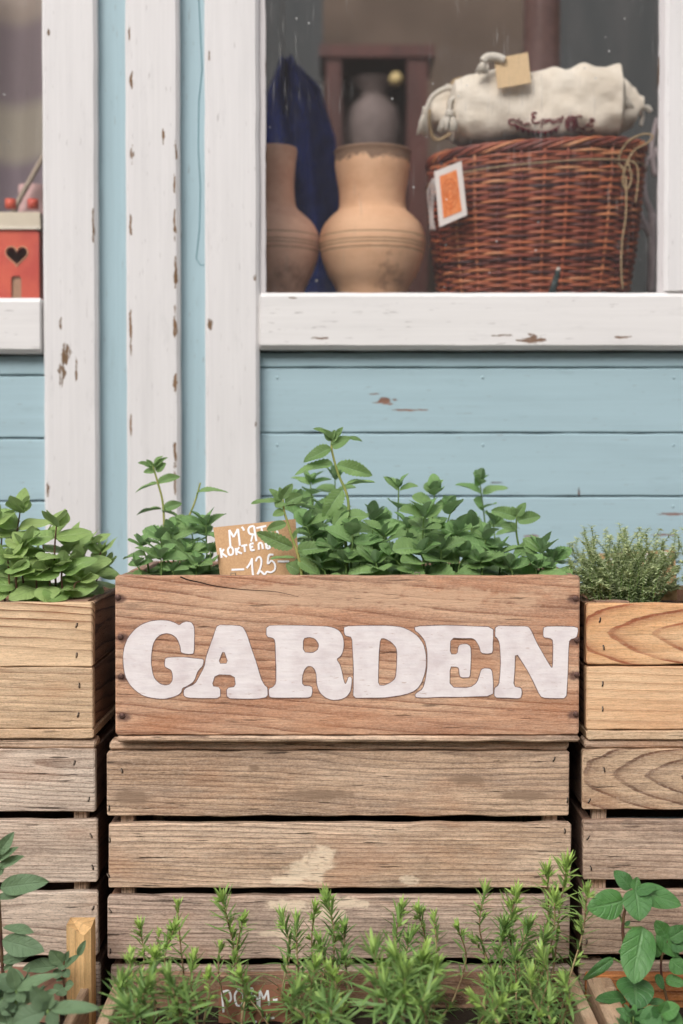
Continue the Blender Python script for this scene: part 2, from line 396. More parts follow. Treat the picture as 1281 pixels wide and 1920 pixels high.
for i, z_ in enumerate(ZB[1:5]):
    for px_ in (520, 905, 1262):
        o = obj('nail', lathe([(0, -.001), (.0024, -.001), (.0022, .0004), (.0001, .0006)], 10).mesh('nail', True), M['blue1'], shop, T((PX(px_, YW), YW, z_-.014-.003*(i % 2))) @ RX(pi/2))
# left bay boards
zl = [PZ(y, YW) for y in (666, 704, 822, 940, 1060, 1182)]
while zl[-1] > .1: zl.append(zl[-1]-.092)
for i in range(len(zl)-1):
    plank('siding_board', PX(-320, YW), PX(92, YW), zl[i+1]+.0010, zl[i]-.0010, YW, .014, M['blue1'], shop, 80+i, ch=.0018, wav=.0004, nseg=24)
ZT = 2.30
m_ = MB(); m_.box(PX(-320, YW), XR, YW+.016, YW+.03, 0.0, PZ(600, YW)); obj('sheathing', m_.mesh('sheathing'), plain('dark sheathing', RGB(40, 42, 40), .9), shop)  # dark backing that shows in the gaps between the boards
m_ = MB(); m_.box(PX(-320, YW), XR, YW+.016, YW+.05, 2.10, ZT); obj('upper_wall', m_.mesh('upper_wall'), M['blue1'], shop)
m_ = MB(); m_.box(PX(90, YW), PX(490, YW), YW+.016, YW+.05, PZ(600, YW)+.001, 2.10); obj('wall_core', m_.mesh('wall_core'), plain('old lining boards', RGB(120, 112, 105), .9), shop)
# vertical blue boards
M['bluev'] = paint('blue paint upright', BLUE, .02, .12, .1, (70,110,122), None, .06)
cxD = (PX(329, YW)+PX(392, YW))/2
M['bluev2'] = paint('blue paint cracked', BLUE, .022, .45, .1, (88,128,140), None, .06, sides=(0, 1.3))
vplank('siding_board', PX(176, YW), PX(242, YW), 0, ZT, YW-.004, .016, M['bluev'], shop, 5, nseg=30, wav=.0003)
vplank('siding_board', PX(328, YW), PX(392, YW), 0, ZT, YW-.004, .016, M['bluev2'], shop, 6, nseg=30, wav=.0005)
# white posts: local x = up, local z = -world x  (so mirrored)
def post(px0, px1, Y, th, mat, seed, py=500):
    return vplank('trim_board', PX(px0, Y, py), PX(px1, Y, py), 0, ZT, Y, th, mat, shop, seed, ch=.0048, wav=.0005, nseg=60)
YA = 1.997
def vch(px, py, rx, rz, pxc, Y):   # chip on an upright board (local x up, local z = -x)
    p = P(px, py, Y); return (p.z-ZT/2, -(p.x-PX(pxc, Y)), mm(rz, Y), mm(rx, Y))
pa = [vch(121,665,8,18,131.5,YA), vch(113,700,6,20,131.5,YA), vch(112,607,3,11,131.5,YA), vch(140,695,2,16,131.5,YA), vch(88,60,2,8,131.5,YA), vch(172,420,2,28,131.5,YA), vch(87,915,2.4,20,131.5,YA)]
M['wa'] = paint('white paint, worn left post', WHITE, .038, .34, .1, (150,120,92), pa)
pc = [vch(244,152,3.2,15,286,YA), vch(245,290,3,16,286,YA), vch(304,256,2,14,286,YA), vch(328,280,2.6,16,286,YA), vch(326,610,3.6,30,286,YA), vch(327,720,3.2,20,286,YA),
      vch(326,850,3,24,286,YA), vch(327,510,2.6,30,286,YA), vch(325,420,2.4,24,286,YA), vch(325,345,2,18,286,YA), vch(243,420,2.6,18,286,YA), vch(243,620,2.2,38,286,YA), vch(240,65,1.6,12,286,YA), vch(326,905,2,20,286,YA), vch(243,800,2,20,286,YA)]
M['wc'] = paint('white paint, peeling middle post', WHITE, .038, .62, .12, (158,122,88), pc)
M['we'] = paint('white paint, right post', WHITE, .039, .22, .1, (150,118,88), [vch(392,608,4,9,434,YA), vch(476,520,1.6,5,434,YA), vch(390,105,1.5,8,434,YA), vch(477,795,1.5,4,434,YA)])
post(80.5, 183, YA, .034, M['wa'], 1); post(236, 337, YA-.002, .034, M['wc'], 2); post(384, 486, YA, .034, M['we'], 3)
M['wr'] = paint('white paint, far post', WHITE, .04, .2, .1)
vplank('trim_board', PX(1248, YA, 300), PX(1248, YA, 300)+.09, PZ(547.5, YA), ZT, YA, .034, M['wr'], shop, 4, ch=.0048, wav=.0005, nseg=60)
mb = MB(); mb.tube([P(x, y, YW-.0045) for x, y in ((372,-20),(376,60),(379,130),(373,190),(372,280),(376,350),(374,430),(368,485),(376,497),(384,497))], .0008, 5, .0006, flat=(0, 1, 0)); obj('paint_crack', mb.mesh('crack'), plain('teal crack line', RGB(104, 142, 152), .9), shop)  # paint crack drawn as a thin flat teal strip
# window rails
YR = 1.996
rail_ch = [(P(995,637,YR).x-(PX(486,YR)+XR)/2, P(995,637,YR).z-(PZ(548,YR)+PZ(655,YR))/2, mm(24,YR), mm(7,YR)),
           (P(945,629,YR).x-(PX(486,YR)+XR)/2, P(945,629,YR).z-(PZ(548,YR)+PZ(655,YR))/2, mm(18,YR), mm(1.6,YR)),
           (P(1165,632,YR).x-(PX(486,YR)+XR)/2, P(1165,632,YR).z-(PZ(548,YR)+PZ(655,YR))/2, mm(18,YR), mm(2,YR)),
           (P(600,634,YR).x-(PX(486,YR)+XR)/2, P(600,634,YR).z-(PZ(548,YR)+PZ(655,YR))/2, mm(12,YR), mm(2,YR)),
           (P(548,558,YR).x-(PX(486,YR)+XR)/2, P(548,558,YR).z-(PZ(548,YR)+PZ(655,YR))/2, mm(7,YR), mm(1.5,YR))]
M['rail'] = paint('white paint, window rail', (226,223,221), .04, .3, .12, (160,130,110), rail_ch)
plank('window_rail', PX(486.5, YR), XR, PZ(655, YR), PZ(548, YR), YR, .05, M['rail'], shop, 11, ch=.006, wav=.0003, nseg=40)
M['rail2'] = paint('white paint, left window rail', (226,223,221), .04, .3, .12)
plank('window_rail', PX(-320, YR), PX(79.5, YR), PZ(662, YR), PZ(558, YR), YR, .05, M['rail2'], shop, 12, ch=.006, wav=.0003, nseg=12)
# window stops and panes
M['stop'] = paint('white paint, window stop', (205,200,200), .006, .9, .55, (125,100,78))
vplank('window_stop', PX(483, 2.0), PX(499.5, 2.0), PZ(549, 2.0), 2.10, 2.006, .009, M['stop'], shop, 13, ch=.001, wav=.0005, nseg=60)
vplank('window_stop', PX(1237, 2.0, 300), PX(1252, 2.0, 300), PZ(549, 2.0), 2.10, 2.006, .009, M['stop'], shop, 14, ch=.001, wav=.0005, nseg=60)
b = NB('window glass'); v = b.objc()
fr = b.n('ShaderNodeFresnel'); bk = b.n('ShaderNodeNewGeometry').outputs['Backfacing']; b.put(fr.inputs[0], b.math('MULTIPLY_ADD', bk, 1/1.5-1.5, 1.5))
tr_ = b.n('ShaderNodeBsdfTransparent'); gl = b.n('ShaderNodeBsdfGlossy'); gl.inputs['Roughness'].default_value = .03
nb_ = b.bump(b.noise(v, (6, 6, 6), 1, 2, .5), .004, .25); b.put(gl.inputs['Normal'], nb_)
m1 = b.n('ShaderNodeMixShader'); b.put(m1.inputs[0], fr.outputs[0]); b.t.links.new(tr_.outputs[0], m1.inputs[1]); b.t.links.new(gl.outputs[0], m1.inputs[2])
vo = b.n('ShaderNodeTexVoronoi'); b.put(vo.inputs['Vector'], v); vo.inputs['Scale'].default_value = 42
spk = b.math('SUBTRACT', 1, b.step(vo.outputs['Distance'], .03, .075)); spk = b.math('MULTIPLY', spk, b.step(b.noise(v, (25, 25, 25), 1, 1, .5), .56, .6))
strk = b.math('MULTIPLY', b.step(b.noise(v, (240, 1, 14), 1, 4, .65), .56, .8), b.step(b.noise(v, (7, 1, 5), 1, 3, .5), .42, .7))
haze = b.math('MULTIPLY_ADD', strk, .34, .014)  # pane smears plus reflection streaks, put in as a pale diffuse film
dust_glare = b.math('MAXIMUM', b.math('MULTIPLY', spk, .7), haze)
df = b.n('ShaderNodeBsdfDiffuse'); df.inputs[0].default_value = (.75, .74, .72, 1)
m2 = b.n('ShaderNodeMixShader'); b.put(m2.inputs[0], dust_glare); b.t.links.new(m1.outputs[0], m2.inputs[1]); b.t.links.new(df.outputs[0], m2.inputs[2])
M['glass'] = b.done(m2.outputs[0])
m_ = MB(); m_.box(PX(484, 2.02), PX(1255, 2.02), 2.016, 2.019, PZ(556, 2.02), 2.10); obj('window_pane', m_.mesh('window_pane'), M['glass'], shop)
m_ = MB(); m_.box(PX(-320, 2.02), PX(92, 2.02), 2.016, 2.019, PZ(566, 2.02), 2.10); obj('window_pane', m_.mesh('window_pane'), M['glass'], shop)
# added house over the street, out of view, to darken what the panes reflect
op = thing('added_street_house', 'added dark brown house across the street, there to darken the pane reflections', 'building', (0, -11, 0))
mh = plain('dark brown render', RGB(104, 88, 78), .9, .2, .3, (.6, .6, .6), .001)
m_ = MB(); m_.box(-16, 16, -18, -11, 0, 6.2); obj('wall', m_.mesh('wall'), mh, op)
m_ = MB(); m_.add([(-16.5, -10.6, 6.21), (16.5, -10.6, 6.21), (16.5, -18.4, 6.21), (-16.5, -18.4, 6.21), (-16.5, -14.5, 8.4), (16.5, -14.5, 8.4)], [(0, 1, 5, 4), (2, 3, 4, 5), (0, 4, 3), (1, 2, 5), (3, 2, 1, 0)]); obj('roof', m_.mesh('roof'), plain('slate roof', RGB(80, 76, 78), .8), op)
for i in range(8):
    for z_ in (.9, 3.7):
        m_ = MB(); m_.box(-14.6+i*3.9, -13.2+i*3.9, -10.99, -10.95, z_, z_+1.5); obj('window', m_.mesh('window'), plain('grey window', RGB(150, 150, 155), .3, .5), op)
# room behind the windows
XL = PX(-320, YW); XRR = XR+.5; YB = 4.4
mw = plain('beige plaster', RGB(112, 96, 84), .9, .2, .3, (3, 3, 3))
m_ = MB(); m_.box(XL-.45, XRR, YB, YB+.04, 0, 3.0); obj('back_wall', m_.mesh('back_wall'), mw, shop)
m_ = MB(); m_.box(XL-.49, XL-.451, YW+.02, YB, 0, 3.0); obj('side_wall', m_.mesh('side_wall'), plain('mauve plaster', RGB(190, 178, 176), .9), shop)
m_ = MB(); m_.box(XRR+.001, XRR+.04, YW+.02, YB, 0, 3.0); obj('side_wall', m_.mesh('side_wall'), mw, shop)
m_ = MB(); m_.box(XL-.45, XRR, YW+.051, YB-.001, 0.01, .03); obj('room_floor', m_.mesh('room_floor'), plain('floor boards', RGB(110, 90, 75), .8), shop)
m_ = MB(); m_.box(XL-.45, XRR, YW+.051, 2.30, 2.301, 2.33); obj('ceiling', m_.mesh('ceiling'), mw, shop)  # ceiling cut short, leaving an added roof opening to light the room
ZSH = PZ(549, 2.0)-.004
m_ = MB(); m_.box(PX(486, YW), XRR, 2.036, 2.50, ZSH-.03, ZSH); obj('window_shelf', m_.mesh('window_shelf'), plain('dark stained shelf', RGB(60, 52, 50), .7), shop)
ZSH2 = PZ(560, 2.0)-.004
m_ = MB(); m_.box(XL-.3, PX(84, YW), 2.036, 2.50, ZSH2-.03, ZSH2); obj('window_shelf', m_.mesh('window_shelf'), plain('white shelf', RGB(190, 185, 180), .6), shop)
# joinery behind the right window
def slab(name, px0, px1, py0, py1, Y, d, mat, label, cat, feet=True):
    t = thing(name, label, cat, P((px0+px1)/2, py1, Y))
    return t
cab = thing('cabinet', 'dark red brown open cabinet standing deep inside behind the window', 'cabinet', (PX(700, 3.9), 3.9, .03))
mc = plain('red brown varnish', RGB(92, 50, 42), .45, .4, .4, (20, 20, 4))
zt = PZ(112, 3.9)
for px0, px1 in ((612, 640), (762, 800)):
    m_ = MB(); m_.box(PX(px0, 3.9), PX(px1, 3.9), 3.88, 3.92, .03, zt); obj('upright', m_.mesh('upright'), mc, cab)
m_ = MB(); m_.box(PX(600, 3.9), PX(812, 3.9), 3.87, 4.1, zt, zt+mm(22, 3.9)); obj('cabinet_top', m_.mesh('cabinet_top'), mc, cab)
m_ = MB(); m_.box(PX(612, 3.9), PX(800, 3.9), 4.08, 4.095, .03, zt-.001); obj('cabinet_back', m_.mesh('cabinet_back'), plain('dark cabinet back', RGB(80, 62, 60), .8), cab)
m_ = MB(); m_.box(PX(641, 3.9), PX(761, 3.9), 3.89, 4.07, PZ(300, 3.9)-.02, PZ(300, 3.9)); obj('cabinet_shelf', m_.mesh('cabinet_shelf'), mc, cab)
Yv = 3.97; zb_ = PZ(300, 3.9)+.0005; k_ = mm(1, Yv)
prof = [(0, zb_), (38, zb_), (46, zb_+k_*30), (52, zb_+k_*70), (44, zb_+k_*105), (24, zb_+k_*125), (22, zb_+k_*135), (42, zb_+k_*150), (44, zb_+k_*156)]
vz = lathe([(r*k_, z-zb_) for r, z in prof], 28).mesh('vase', True)
tag(obj('vase', vz, plain('mauve grey glaze', RGB(122, 108, 104), .7), None, T((PX(700, Yv), Yv, zb_))), 'pale mauve vase standing in the red brown cabinet, out of focus', 'vase')
kz = PZ(147, 3.86); tag(obj('yellow_ball', lathe([(0, 0), (.012, .002), (.018, .012), (.018, .02), (.012, .032), (0, .036)], 20).mesh('ball', True), plain('pale yellow', RGB(215, 190, 130), .4, .5), cab, T((PX(742, 3.85), 3.865, kz-.018))), None, None)  # small round pale yellow piece in the cabinet opening
# dark panel door right
dk = thing('wardrobe', 'tall dark slate grey wardrobe inside, behind the basket', 'wardrobe', (PX(1150, 4), 4, .03))
md = plain('slate grey paint', RGB(58, 62, 63), .6, .3, .3, (8, 8, 2), .001, RGB(76, 76, 76))
m_ = MB(); m_.box(PX(1040, 4), PX(1400, 4), 4, 4.3, .03, 2.4); obj('carcass', m_.mesh('carcass'), md, dk)
m_ = MB(); m_.box(PX(1052, 4), PX(1225, 4), 3.985, 3.999, .1, 2.36); obj('door', m_.mesh('door'), md, dk)
m_ = MB(); m_.box(PX(1232, 4), PX(1390, 4), 3.985, 3.999, .1, 2.36); obj('door', m_.mesh('door'), md, dk)
dk2 = thing('folding_screen', 'dark grey green folding screen standing inside at the window\'s left', 'screen', (PX(560, 4.05), 4.05, .03))
for i, (a, c_) in enumerate(((380, 455), (457, 530), (532, 606))):
    m_ = MB(); m_.box(PX(a, 4.05), PX(c_, 4.05), 4.05+.02*(i % 2), 4.075+.02*(i % 2), .03, 2.35); obj('panel', m_.mesh('panel'), md, dk2)
# blue garment hanging
def cloth(name, pts, Y, depth, mat, n=60, m=40, folds=7, amp=.012, seed=1):
    """hanging cloth: pts = left/right pixel edge by row (py, pxl, pxr)"""
    vs = []; fs = []
    for i in range(m+1):
        t = i/m*(len(pts)-1); k = min(int(t), len(pts)-2); f = t-k
        py = pts[k][0]*(1-f)+pts[k+1][0]*f; a = pts[k][1]*(1-f)+pts[k+1][1]*f; c_ = pts[k][2]*(1-f)+pts[k+1][2]*f
        for j in range(n+1):
            u = j/n; p = P(a+(c_-a)*u, py, Y)
            y = amp*sin(u*folds*2*pi+seed+.6*sin(i*.12)) + amp*1.2*mnoise.noise((u*5, i*.1, seed))
            vs.append((p.x, Y+y+depth*(1-4*(u-.5)**2)*-1, p.z))
    for i in range(m):
        for j in range(n): a = i*(n+1)+j; fs.append((a, a+n+1, a+n+2, a+1))
    mb = MB(); mb.add(vs, fs); me = mb.mesh(name, True); return me
o = obj('apron', cloth('apron', [(120, 520, 560), (170, 500, 600), (260, 495, 628), (400, 495, 640), (600, 480, 650)], 2.72, .05, None, folds=2.3, amp=.018), plain('navy cloth', RGB(28, 46, 112), .8, .2, .4), None)
sol = o.modifiers.new('thickness', 'SOLIDIFY'); sol.thickness = .003
tag(o, 'navy blue apron hanging inside behind the two clay jugs', 'apron')
# lamp-like dark shade and pale bottle deep inside
kb = mm(1, 2.8)
bt = lathe([(0, 0), (32*kb, .001), (34*kb, .05), (34*kb, .30), (30*kb, .36), (13*kb, .40), (13*kb, .46)], 24)
o = obj('bottle', bt.mesh('bottle', True), plain('rose glass', RGB(160, 120, 110), .3, .5), None, T((PX(1012, 2.8), 2.8, ZSH-.0005+.0)))
o.matrix_basis = T((PX(1012, 2.8), 2.8, PZ(215, 2.8)))
stand = thing('side_table', 'narrow dark stand inside holding a rosy bottle, behind the linen bags', 'table', (PX(1000, 2.8), 2.8, .03))
m_ = MB(); m_.box(PX(930, 2.8), PX(1036, 2.8), 2.72, 2.88, PZ(215, 2.8)-.02, PZ(215, 2.8)-.0005); obj('table_top', m_.mesh('table_top'), mc, stand)
m_ = MB(); m_.box(PX(965, 2.8), PX(1005, 2.8), 2.78, 2.82, .031, PZ(215, 2.8)-.0205); obj('pedestal', m_.mesh('pedestal'), mc, stand)
tag(o, 'rosy bottle with dark neck on a stand behind the linen bags', 'bottle')

# ------------------------------------------------------------------ clay jugs
def claymat(name, c1, c2, rimz, H):
    b = NB(name); v = b.objc(); z = b.sep(v)[2]
    n = b.noise(v, (9, 9, 12), 1, 5, .65); c = b.mix(b.step(n, .35, .7), RGB(*c1), RGB(*c2))
    d = b.noise(v, (22, 22, 16), 1, 6, .7); dd = b.noise(v, (7, 7, 7), 1, 1, .5)
    c = b.mix(b.math('MULTIPLY', b.math('MULTIPLY', b.step(d, .52, .66), b.step(dd, .48, .6)), .55), c, RGB(105, 75, 55))
    ln = None
    for (h, wd) in ((.44, .004), (.395, .004), (.375, .004), (.345, .005)):
        dz = b.math('ABSOLUTE', b.math('SUBTRACT', z, b.math('MULTIPLY_ADD', b.noise(v, (60, 60, 1), 1, 1, .5), .0015, H*h)))
        m = b.math('SUBTRACT', 1, b.step(dz, .0006, .0016)); ln = m if ln is None else b.math('MAXIMUM', ln, m)
    c = b.mix(b.math('MULTIPLY', ln, .5), c, RGB(110, 100, 70))
    if rimz: c = b.mix(b.math('MULTIPLY', b.step(b.math('MULTIPLY_ADD', b.noise(v, (60, 60, 60), 1, 3, .6), .03, z), H*.945+.006, H*.955+.012), .75), c, RGB(78, 62, 55))
    return b.done(b.principled(c, .75, .3, b.bump(b.math('SUBTRACT', b.noise(v, (70, 70, 160), 1, 4, .6), ln), .0012, .6)))
def jug(pxc, Y, prof, mat, label):
    k = mm(1, Y); z0 = ZSH+.004
    ys = [p[0] for p in prof]; base = max(ys)
    pr = []
    for i in range(len(prof)-1):
        pr.append(prof[i])
    pr = [(r*k, max(.0006*i, PZ(y, Y-(.058 if y < 345 else .02))-z0) if i else 0) for i, (y, r) in enumerate(prof)]           # bottom to top
    cu = curve([Vector((r, 0, z)) for r, z in pr], 5); pp = [(max(p.x, .0001), p.z) for p in cu]
    top = pp[-1]; pp += [(top[0]-.003, top[1]-.0005), (top[0]-.006, top[1]-.004), (top[0]-.007, top[1]-.02), (top[0]-.012, top[1]-.06), (.0001, top[1]-.09)]
    me = lathe([(0.0001, .0005)]+pp, 64).mesh('jug', True)
    o = obj('clay_jug', me, mat, None, T((PX(pxc, Y), Y, z0))); tag(o, label, 'jug'); return o
Yj = 2.20
jug(698, Yj, [(549, 60), (543, 66), (510, 84), (475, 96), (445, 99), (420, 91), (402, 76), (388, 63), (360, 62), (330, 65), (295, 70), (278, 70), (270, 72), (267, 70)], claymat('light fired clay', (236,190,152), (216,166,128), True, PZ(267, Yj-.058)-ZSH-.004), 'light tan round clay jug with sooty chipped rim, standing left of the basket')
jug(515, Yj, [(549, 52), (543, 56), (505, 74), (470, 84), (440, 84), (415, 72), (398, 55), (385, 42), (360, 38), (320, 38), (285, 41), (270, 43), (262, 42)], claymat('pink fired clay', (226,182,156), (200,152,128), False, PZ(262, Yj-.058)-ZSH-.004), 'pinkish clay jug half hidden by the left window frame')
# rolled cloth along the shelf
pts = curve([P(x, y, 2.10+.01*math.sin(x)) for x, y in ((500, 541), (560, 542), (640, 540), (720, 543), (800, 541), (828, 543))], 8)
mb = MB(); mb.tube(pts, .0065, 10); me = mb.mesh('cloth_roll', True)
for vv in me.vertices: vv.co += Vector((0, 0, .0015*mnoise.noise(vv.co*60)))
mnz = min(v_.co.z for v_ in me.vertices)
for vv in me.vertices: vv.co.z += ZSH-mnz
tag(obj('cloth_roll', me, plain('slate blue cloth', RGB(92, 108, 120), .9, .2, .4, (200, 200, 200), .001)), 'slate blue rolled cloth lying along the shelf before the jugs', 'cloth')

# ------------------------------------------------------------------ basket
Yb = 2.235
bx0 = PX(1002, Yb); kb = mm(1, Yb); zB = ZSH+.001; hB = PZ(269, 2.14)-zB
basket = thing('wicker_basket', 'large red brown wicker basket heaped with linen bags in the window', 'basket', (bx0, Yb, zB))
def bpos(t, a, d=0.0):
    """surface of the basket: t height fraction, a angle"""
    rx = (168+29*t+6*sin(pi*t))*kb + d; ry = rx*.62 + d*.4
    e = 2.5; ca, sa = cos(a), sin(a)
    q = (abs(ca)**e+abs(sa)**e)**(-1/e)
    x = rx*ca*q; y = ry*sa*q
    z = t*(hB + (x/(197*kb))*12*kb)
    return Vector((x+ (1-t)*(-6*kb), y, z))
b = NB('wicker'); v = b.objc(); r = b.rnd()
n1 = b.noise(b.vmath('ADD', v, b.comb(b.math('MULTIPLY', r, 40), 0, 0)), (11, 11, 3), 1, 2, .6)
c = b.ramp(b.math('MULTIPLY_ADD', n1, .9, b.math('MULTIPLY_ADD', r, .5, -.2)), [(.2, RGB(70, 38, 40)), (.38, RGB(128, 62, 50)), (.5, RGB(162, 82, 58)), (.7, RGB(204, 118, 76)), (.88, RGB(224, 160, 112))])
sp = b.noise(v, (260, 260, 260), 1, 2, .5)
c = b.mix(b.math('MULTIPLY', sp, .35), c, RGB(70, 35, 30))
M['wicker'] = b.done(b.principled(c, .42, .45, b.bump(sp, .0004, .5)))
NST = 30; rows = 47; rs = random.Random(4)
for i in range(NST):
    a = 2*pi*(i+.5)/NST
    mb = MB(); mb.tube([bpos(t/14, a) for t in range(15)], .0026, 6); obj('basket_stake', mb.mesh('stake', True), M['wicker'], basket, T((bx0, Yb, zB)))
for k in range(rows):
    t = (k+.5)/rows*.95; mb = MB(); pts = []
    N = NST*6; ph = (k % 2)*pi
    for j in range(N):
        a = 2*pi*j/N
        d = .0030*sin(a*NST/2+ph)
        jit = .0008*mnoise.noise((a*6, k*3.1, 0))
        p = bpos(t, a, d); p.z += jit; pts.append(p)
    mb.tube(pts, .00245+rs.uniform(-.0003, .0003), 5, closed=True)
    obj('woven_strand', mb.mesh('strand', True), M['wicker'], basket, T((bx0, Yb, zB)))
for k in range(5):       # plaited rim
    mb = MB(); pts = []; N = 220
    for j in range(N):
        a = 2*pi*j/N; ph = a*9+k*2*pi/5
        p = bpos(.985, a, .0045*cos(ph)); p.z += .0055*sin(ph)+.002; pts.append(p)
    mb.tube(pts, .0029, 6, closed=True); obj('rim_strand', mb.mesh('rim', True), M['wicker'], basket, T((bx0, Yb, zB)))
mb = MB(); ring = [bpos(.02, 2*pi*j/40, -.004) for j in range(40)]; mb.add(ring, [tuple(range(40))]); obj('basket_bottom', mb.mesh('bottom'), M['wicker'], basket, T((bx0, Yb, zB)))
mb = MB(); vs_ = [bpos(i/6, 2*pi*j/48, -.006) for i in range(7) for j in range(48)]; mb.add(vs_, [(i*48+j, i*48+(j+1) % 48, (i+1)*48+(j+1) % 48, (i+1)*48+j) for i in range(6) for j in range(48)])
obj('lining', mb.mesh('lining', True), plain('dark lining', RGB(52, 30, 30), .9), basket, T((bx0, Yb, zB)))

# twine round the basket, bow, hanging end
M['twine'] = plain('jute twine', RGB(196, 170, 132), .9, .2, .4, (900, 900, 900), .0006)
tw = MB(); pts = []
for j in range(80):
    a = 2*pi*j/80; f = .86+.02*sin(a*1.5); p = bpos(f, a, .0062); pts.append(p+Vector((bx0, Yb, zB)))
tw.tube(pts, .0011, 5, closed=True)
Yf = Yb-.085
def pp(l, Y): return [P(x, y, Y+(d[0] if d else 0)) for x, y, *d in l]
tw.tube(curve(pp([(1172, 322), (1160, 300), (1175, 268), (1205, 252), (1224, 255), (1214, 268), (1190, 282), (1176, 305), (1168, 335), (1172, 352), (1180, 350), (1184, 330), (1178, 305)], Yf), 6), .0015, 6)
tw.tube(curve(pp([(1174, 330), (1174, 400), (1167, 450), (1165, 500), (1168, 542)], Yf), 6), .0014, 6)
tw.tube(curve(pp([(1178, 300), (1194, 310), (1197, 335), (1192, 380)], Yf), 6), .0012, 6)
tw.tube(curve(pp([(1176, 318), (1140, 296), (1125, 290)], Yf), 5), .0012, 6)
tag(obj('twine', tw.mesh('twine', True), M['twine']), 'jute twine tied round the wicker basket with a bow and a long end', 'string')
# small white cloth poking out behind the weave
# orange picture tag
def card(name, corners, th, mat, parent=None):
    """thin card through four world corners (tl, tr, br, bl)"""
    mb = MB(); n = (corners[1]-corners[0]).cross(corners[3]-corners[0]).normalized()*th
    mb.add([c for c in corners]+[c+n for c in corners], [(0,1,2,3),(7,6,5,4),(0,4,5,1),(1,5,6,2),(2,6,7,3),(3,7,4,0)])
    return mb
Yt = Yb-.112
tagt = thing('picture_tag', 'white edged orange picture tag tied to the basket\'s left side', 'tag', P(845, 364, Yt))
cs = [P(814, 322, Yt+.012), P(865, 302, Yt), P(876, 403, Yt-.004), P(824, 426, Yt+.008)]
obj('card', card('card', cs, .0012, None).mesh('card'), plain('white card', RGB(226, 218, 212), .7, .3, .06), tagt)
def lerp2(u, v_, off=-.0009):
    a = cs[0].lerp(cs[1], u); c_ = cs[3].lerp(cs[2], u); p = a.lerp(c_, v_); return p+Vector((0, off, 0))
b = NB('orange print'); v = b.n('ShaderNodeTexCoord').outputs['Object']; n_ = b.noise(v, (200, 200, 200), 1, 3, .6)
c = b.mix(b.step(n_, .35, .65), RGB(238, 150, 92), RGB(225, 122, 62)); M['orange'] = b.done(b.principled(c, .7, .2))
q = [lerp2(.17, .12), lerp2(.80, .12), lerp2(.83, .89), lerp2(.17, .88)]
obj('print', card('print', q, .0004, None).mesh('print'), M['orange'], tagt)
mb = MB()
for rr_ in (.10, .18, .26):
    mb.tube([lerp2(.48+rr_*cos(2*pi*j/24), .5+1.05*rr_*sin(2*pi*j/24), -.0012) for j in range(24)], .0005, 4, closed=True)
obj('printed_rings', mb.mesh('rings'), plain('rust ink', RGB(205, 100, 50), .8), tagt)
# thin ribbons left of the tag
mb = MB()
for dx in (0, 6, 11): mb.tube(curve(pp([(812+dx*.3, 335), (803+dx, 360), (806+dx*.5, 400), (808+dx*.7, 432)], Yt+.02), 5), .0012, 4)
tag(obj('tassel_cord', mb.mesh('ribbon', True), plain('white cord', RGB(215, 205, 200), .8)), 'thin pale cords hanging beside the orange picture tag', 'cord')
# dark pencil-like stick in front of basket
st = thing('paint_brush', 'small dark green stick with pale tip leaning on the basket front', 'brush', P(1042, 548, Yb-.125))
mb = MB(); mb.tube([P(1035, 549.5, Yb-.14), P(1046, 510, Yb-.125)], .0055, 10, .004); obj('handle', mb.mesh('handle', True), plain('dark green lacquer', RGB(52, 66, 66), .4), st)
mb = MB(); mb.tube([P(1046, 509.5, Yb-.125), P(1048, 502, Yb-.122)], .0042, 10, .0025); obj('tip', mb.mesh('tip', True), plain('pale tip', RGB(190, 180, 170), .6), st)

# ------------------------------------------------------------------ linen bags
b = NB('linen'); v = b.objc(); n1 = b.noise(v, (30, 30, 30), 1, 4, .6)
c = b.mix(b.step(n1, .3, .7), RGB(242, 232, 216), RGB(226, 214, 196)); wv = b.noise(v, (900, 900, 900), 1, 1, .5)
M['linen'] = b.done(b.principled(c, .9, .15, b.bump(b.math('ADD', b.math('MULTIPLY', wv, .15), b.noise(v, (30, 30, 60), 1, 3, .5)), .004, .6)))
def bag_mesh(xs, tops, bots, Y, depth, seed, wr=.004):
    """lying bag: sections along px with top and bottom pixel rows"""
    NU, NV = 90, 44; vs = []; fs = []
    for i in range(NU+1):
        u = i/NU*(len(xs)-1); k = min(int(u), len(xs)-2); f = u-k; f = f*f*(3-2*f)
        px = xs[k]+(xs[k+1]-xs[k])*(u-k); ty = tops[k]*(1-f)+tops[k+1]*f; by = bots[k]*(1-f)+bots[k+1]*f
        e = min(1, sin(pi*i/NU)*3.2)**.5 if 0 < i < NU else 0.04
        c_ = P(px, (ty+by)/2, Y); hz = mm((by-ty)/2, Y)*(.35+.65*e); hy = depth*e
        for j in range(NV):
            a = 2*pi*j/NV; ca, sa = cos(a), sin(a); q = (abs(ca)**3.6+abs(sa)**3.6)**(-1/3.6)
            p = Vector((c_.x, Y+hy*ca*q, c_.z+hz*sa*q))
            nn = Vector((0, ca, sa))
            w_ = wr*(mnoise.noise(Vector((p.x*16+seed, p.y*20, p.z*38+p.x*22)))+.6*mnoise.noise(Vector((p.x*45+seed, p.y*30, p.z*70)))) + wr*.9*(1-abs(mnoise.noise(Vector((p.x*14+p.z*28, p.y*9, seed*2)))*3))*.6
            vs.append(p+nn*w_)
    for i in range(NU):
        for j in range(NV): a = i*NV+j; b_ = i*NV+(j+1) % NV; fs.append((a, b_, b_+NV, a+NV))
    fs.append(tuple(range(NV))); fs.append(tuple(reversed([NU*NV+j for j in range(NV)])))
    mb = MB(); mb.add(vs, fs); return mb.mesh('bag', True)
Yg = 2.205
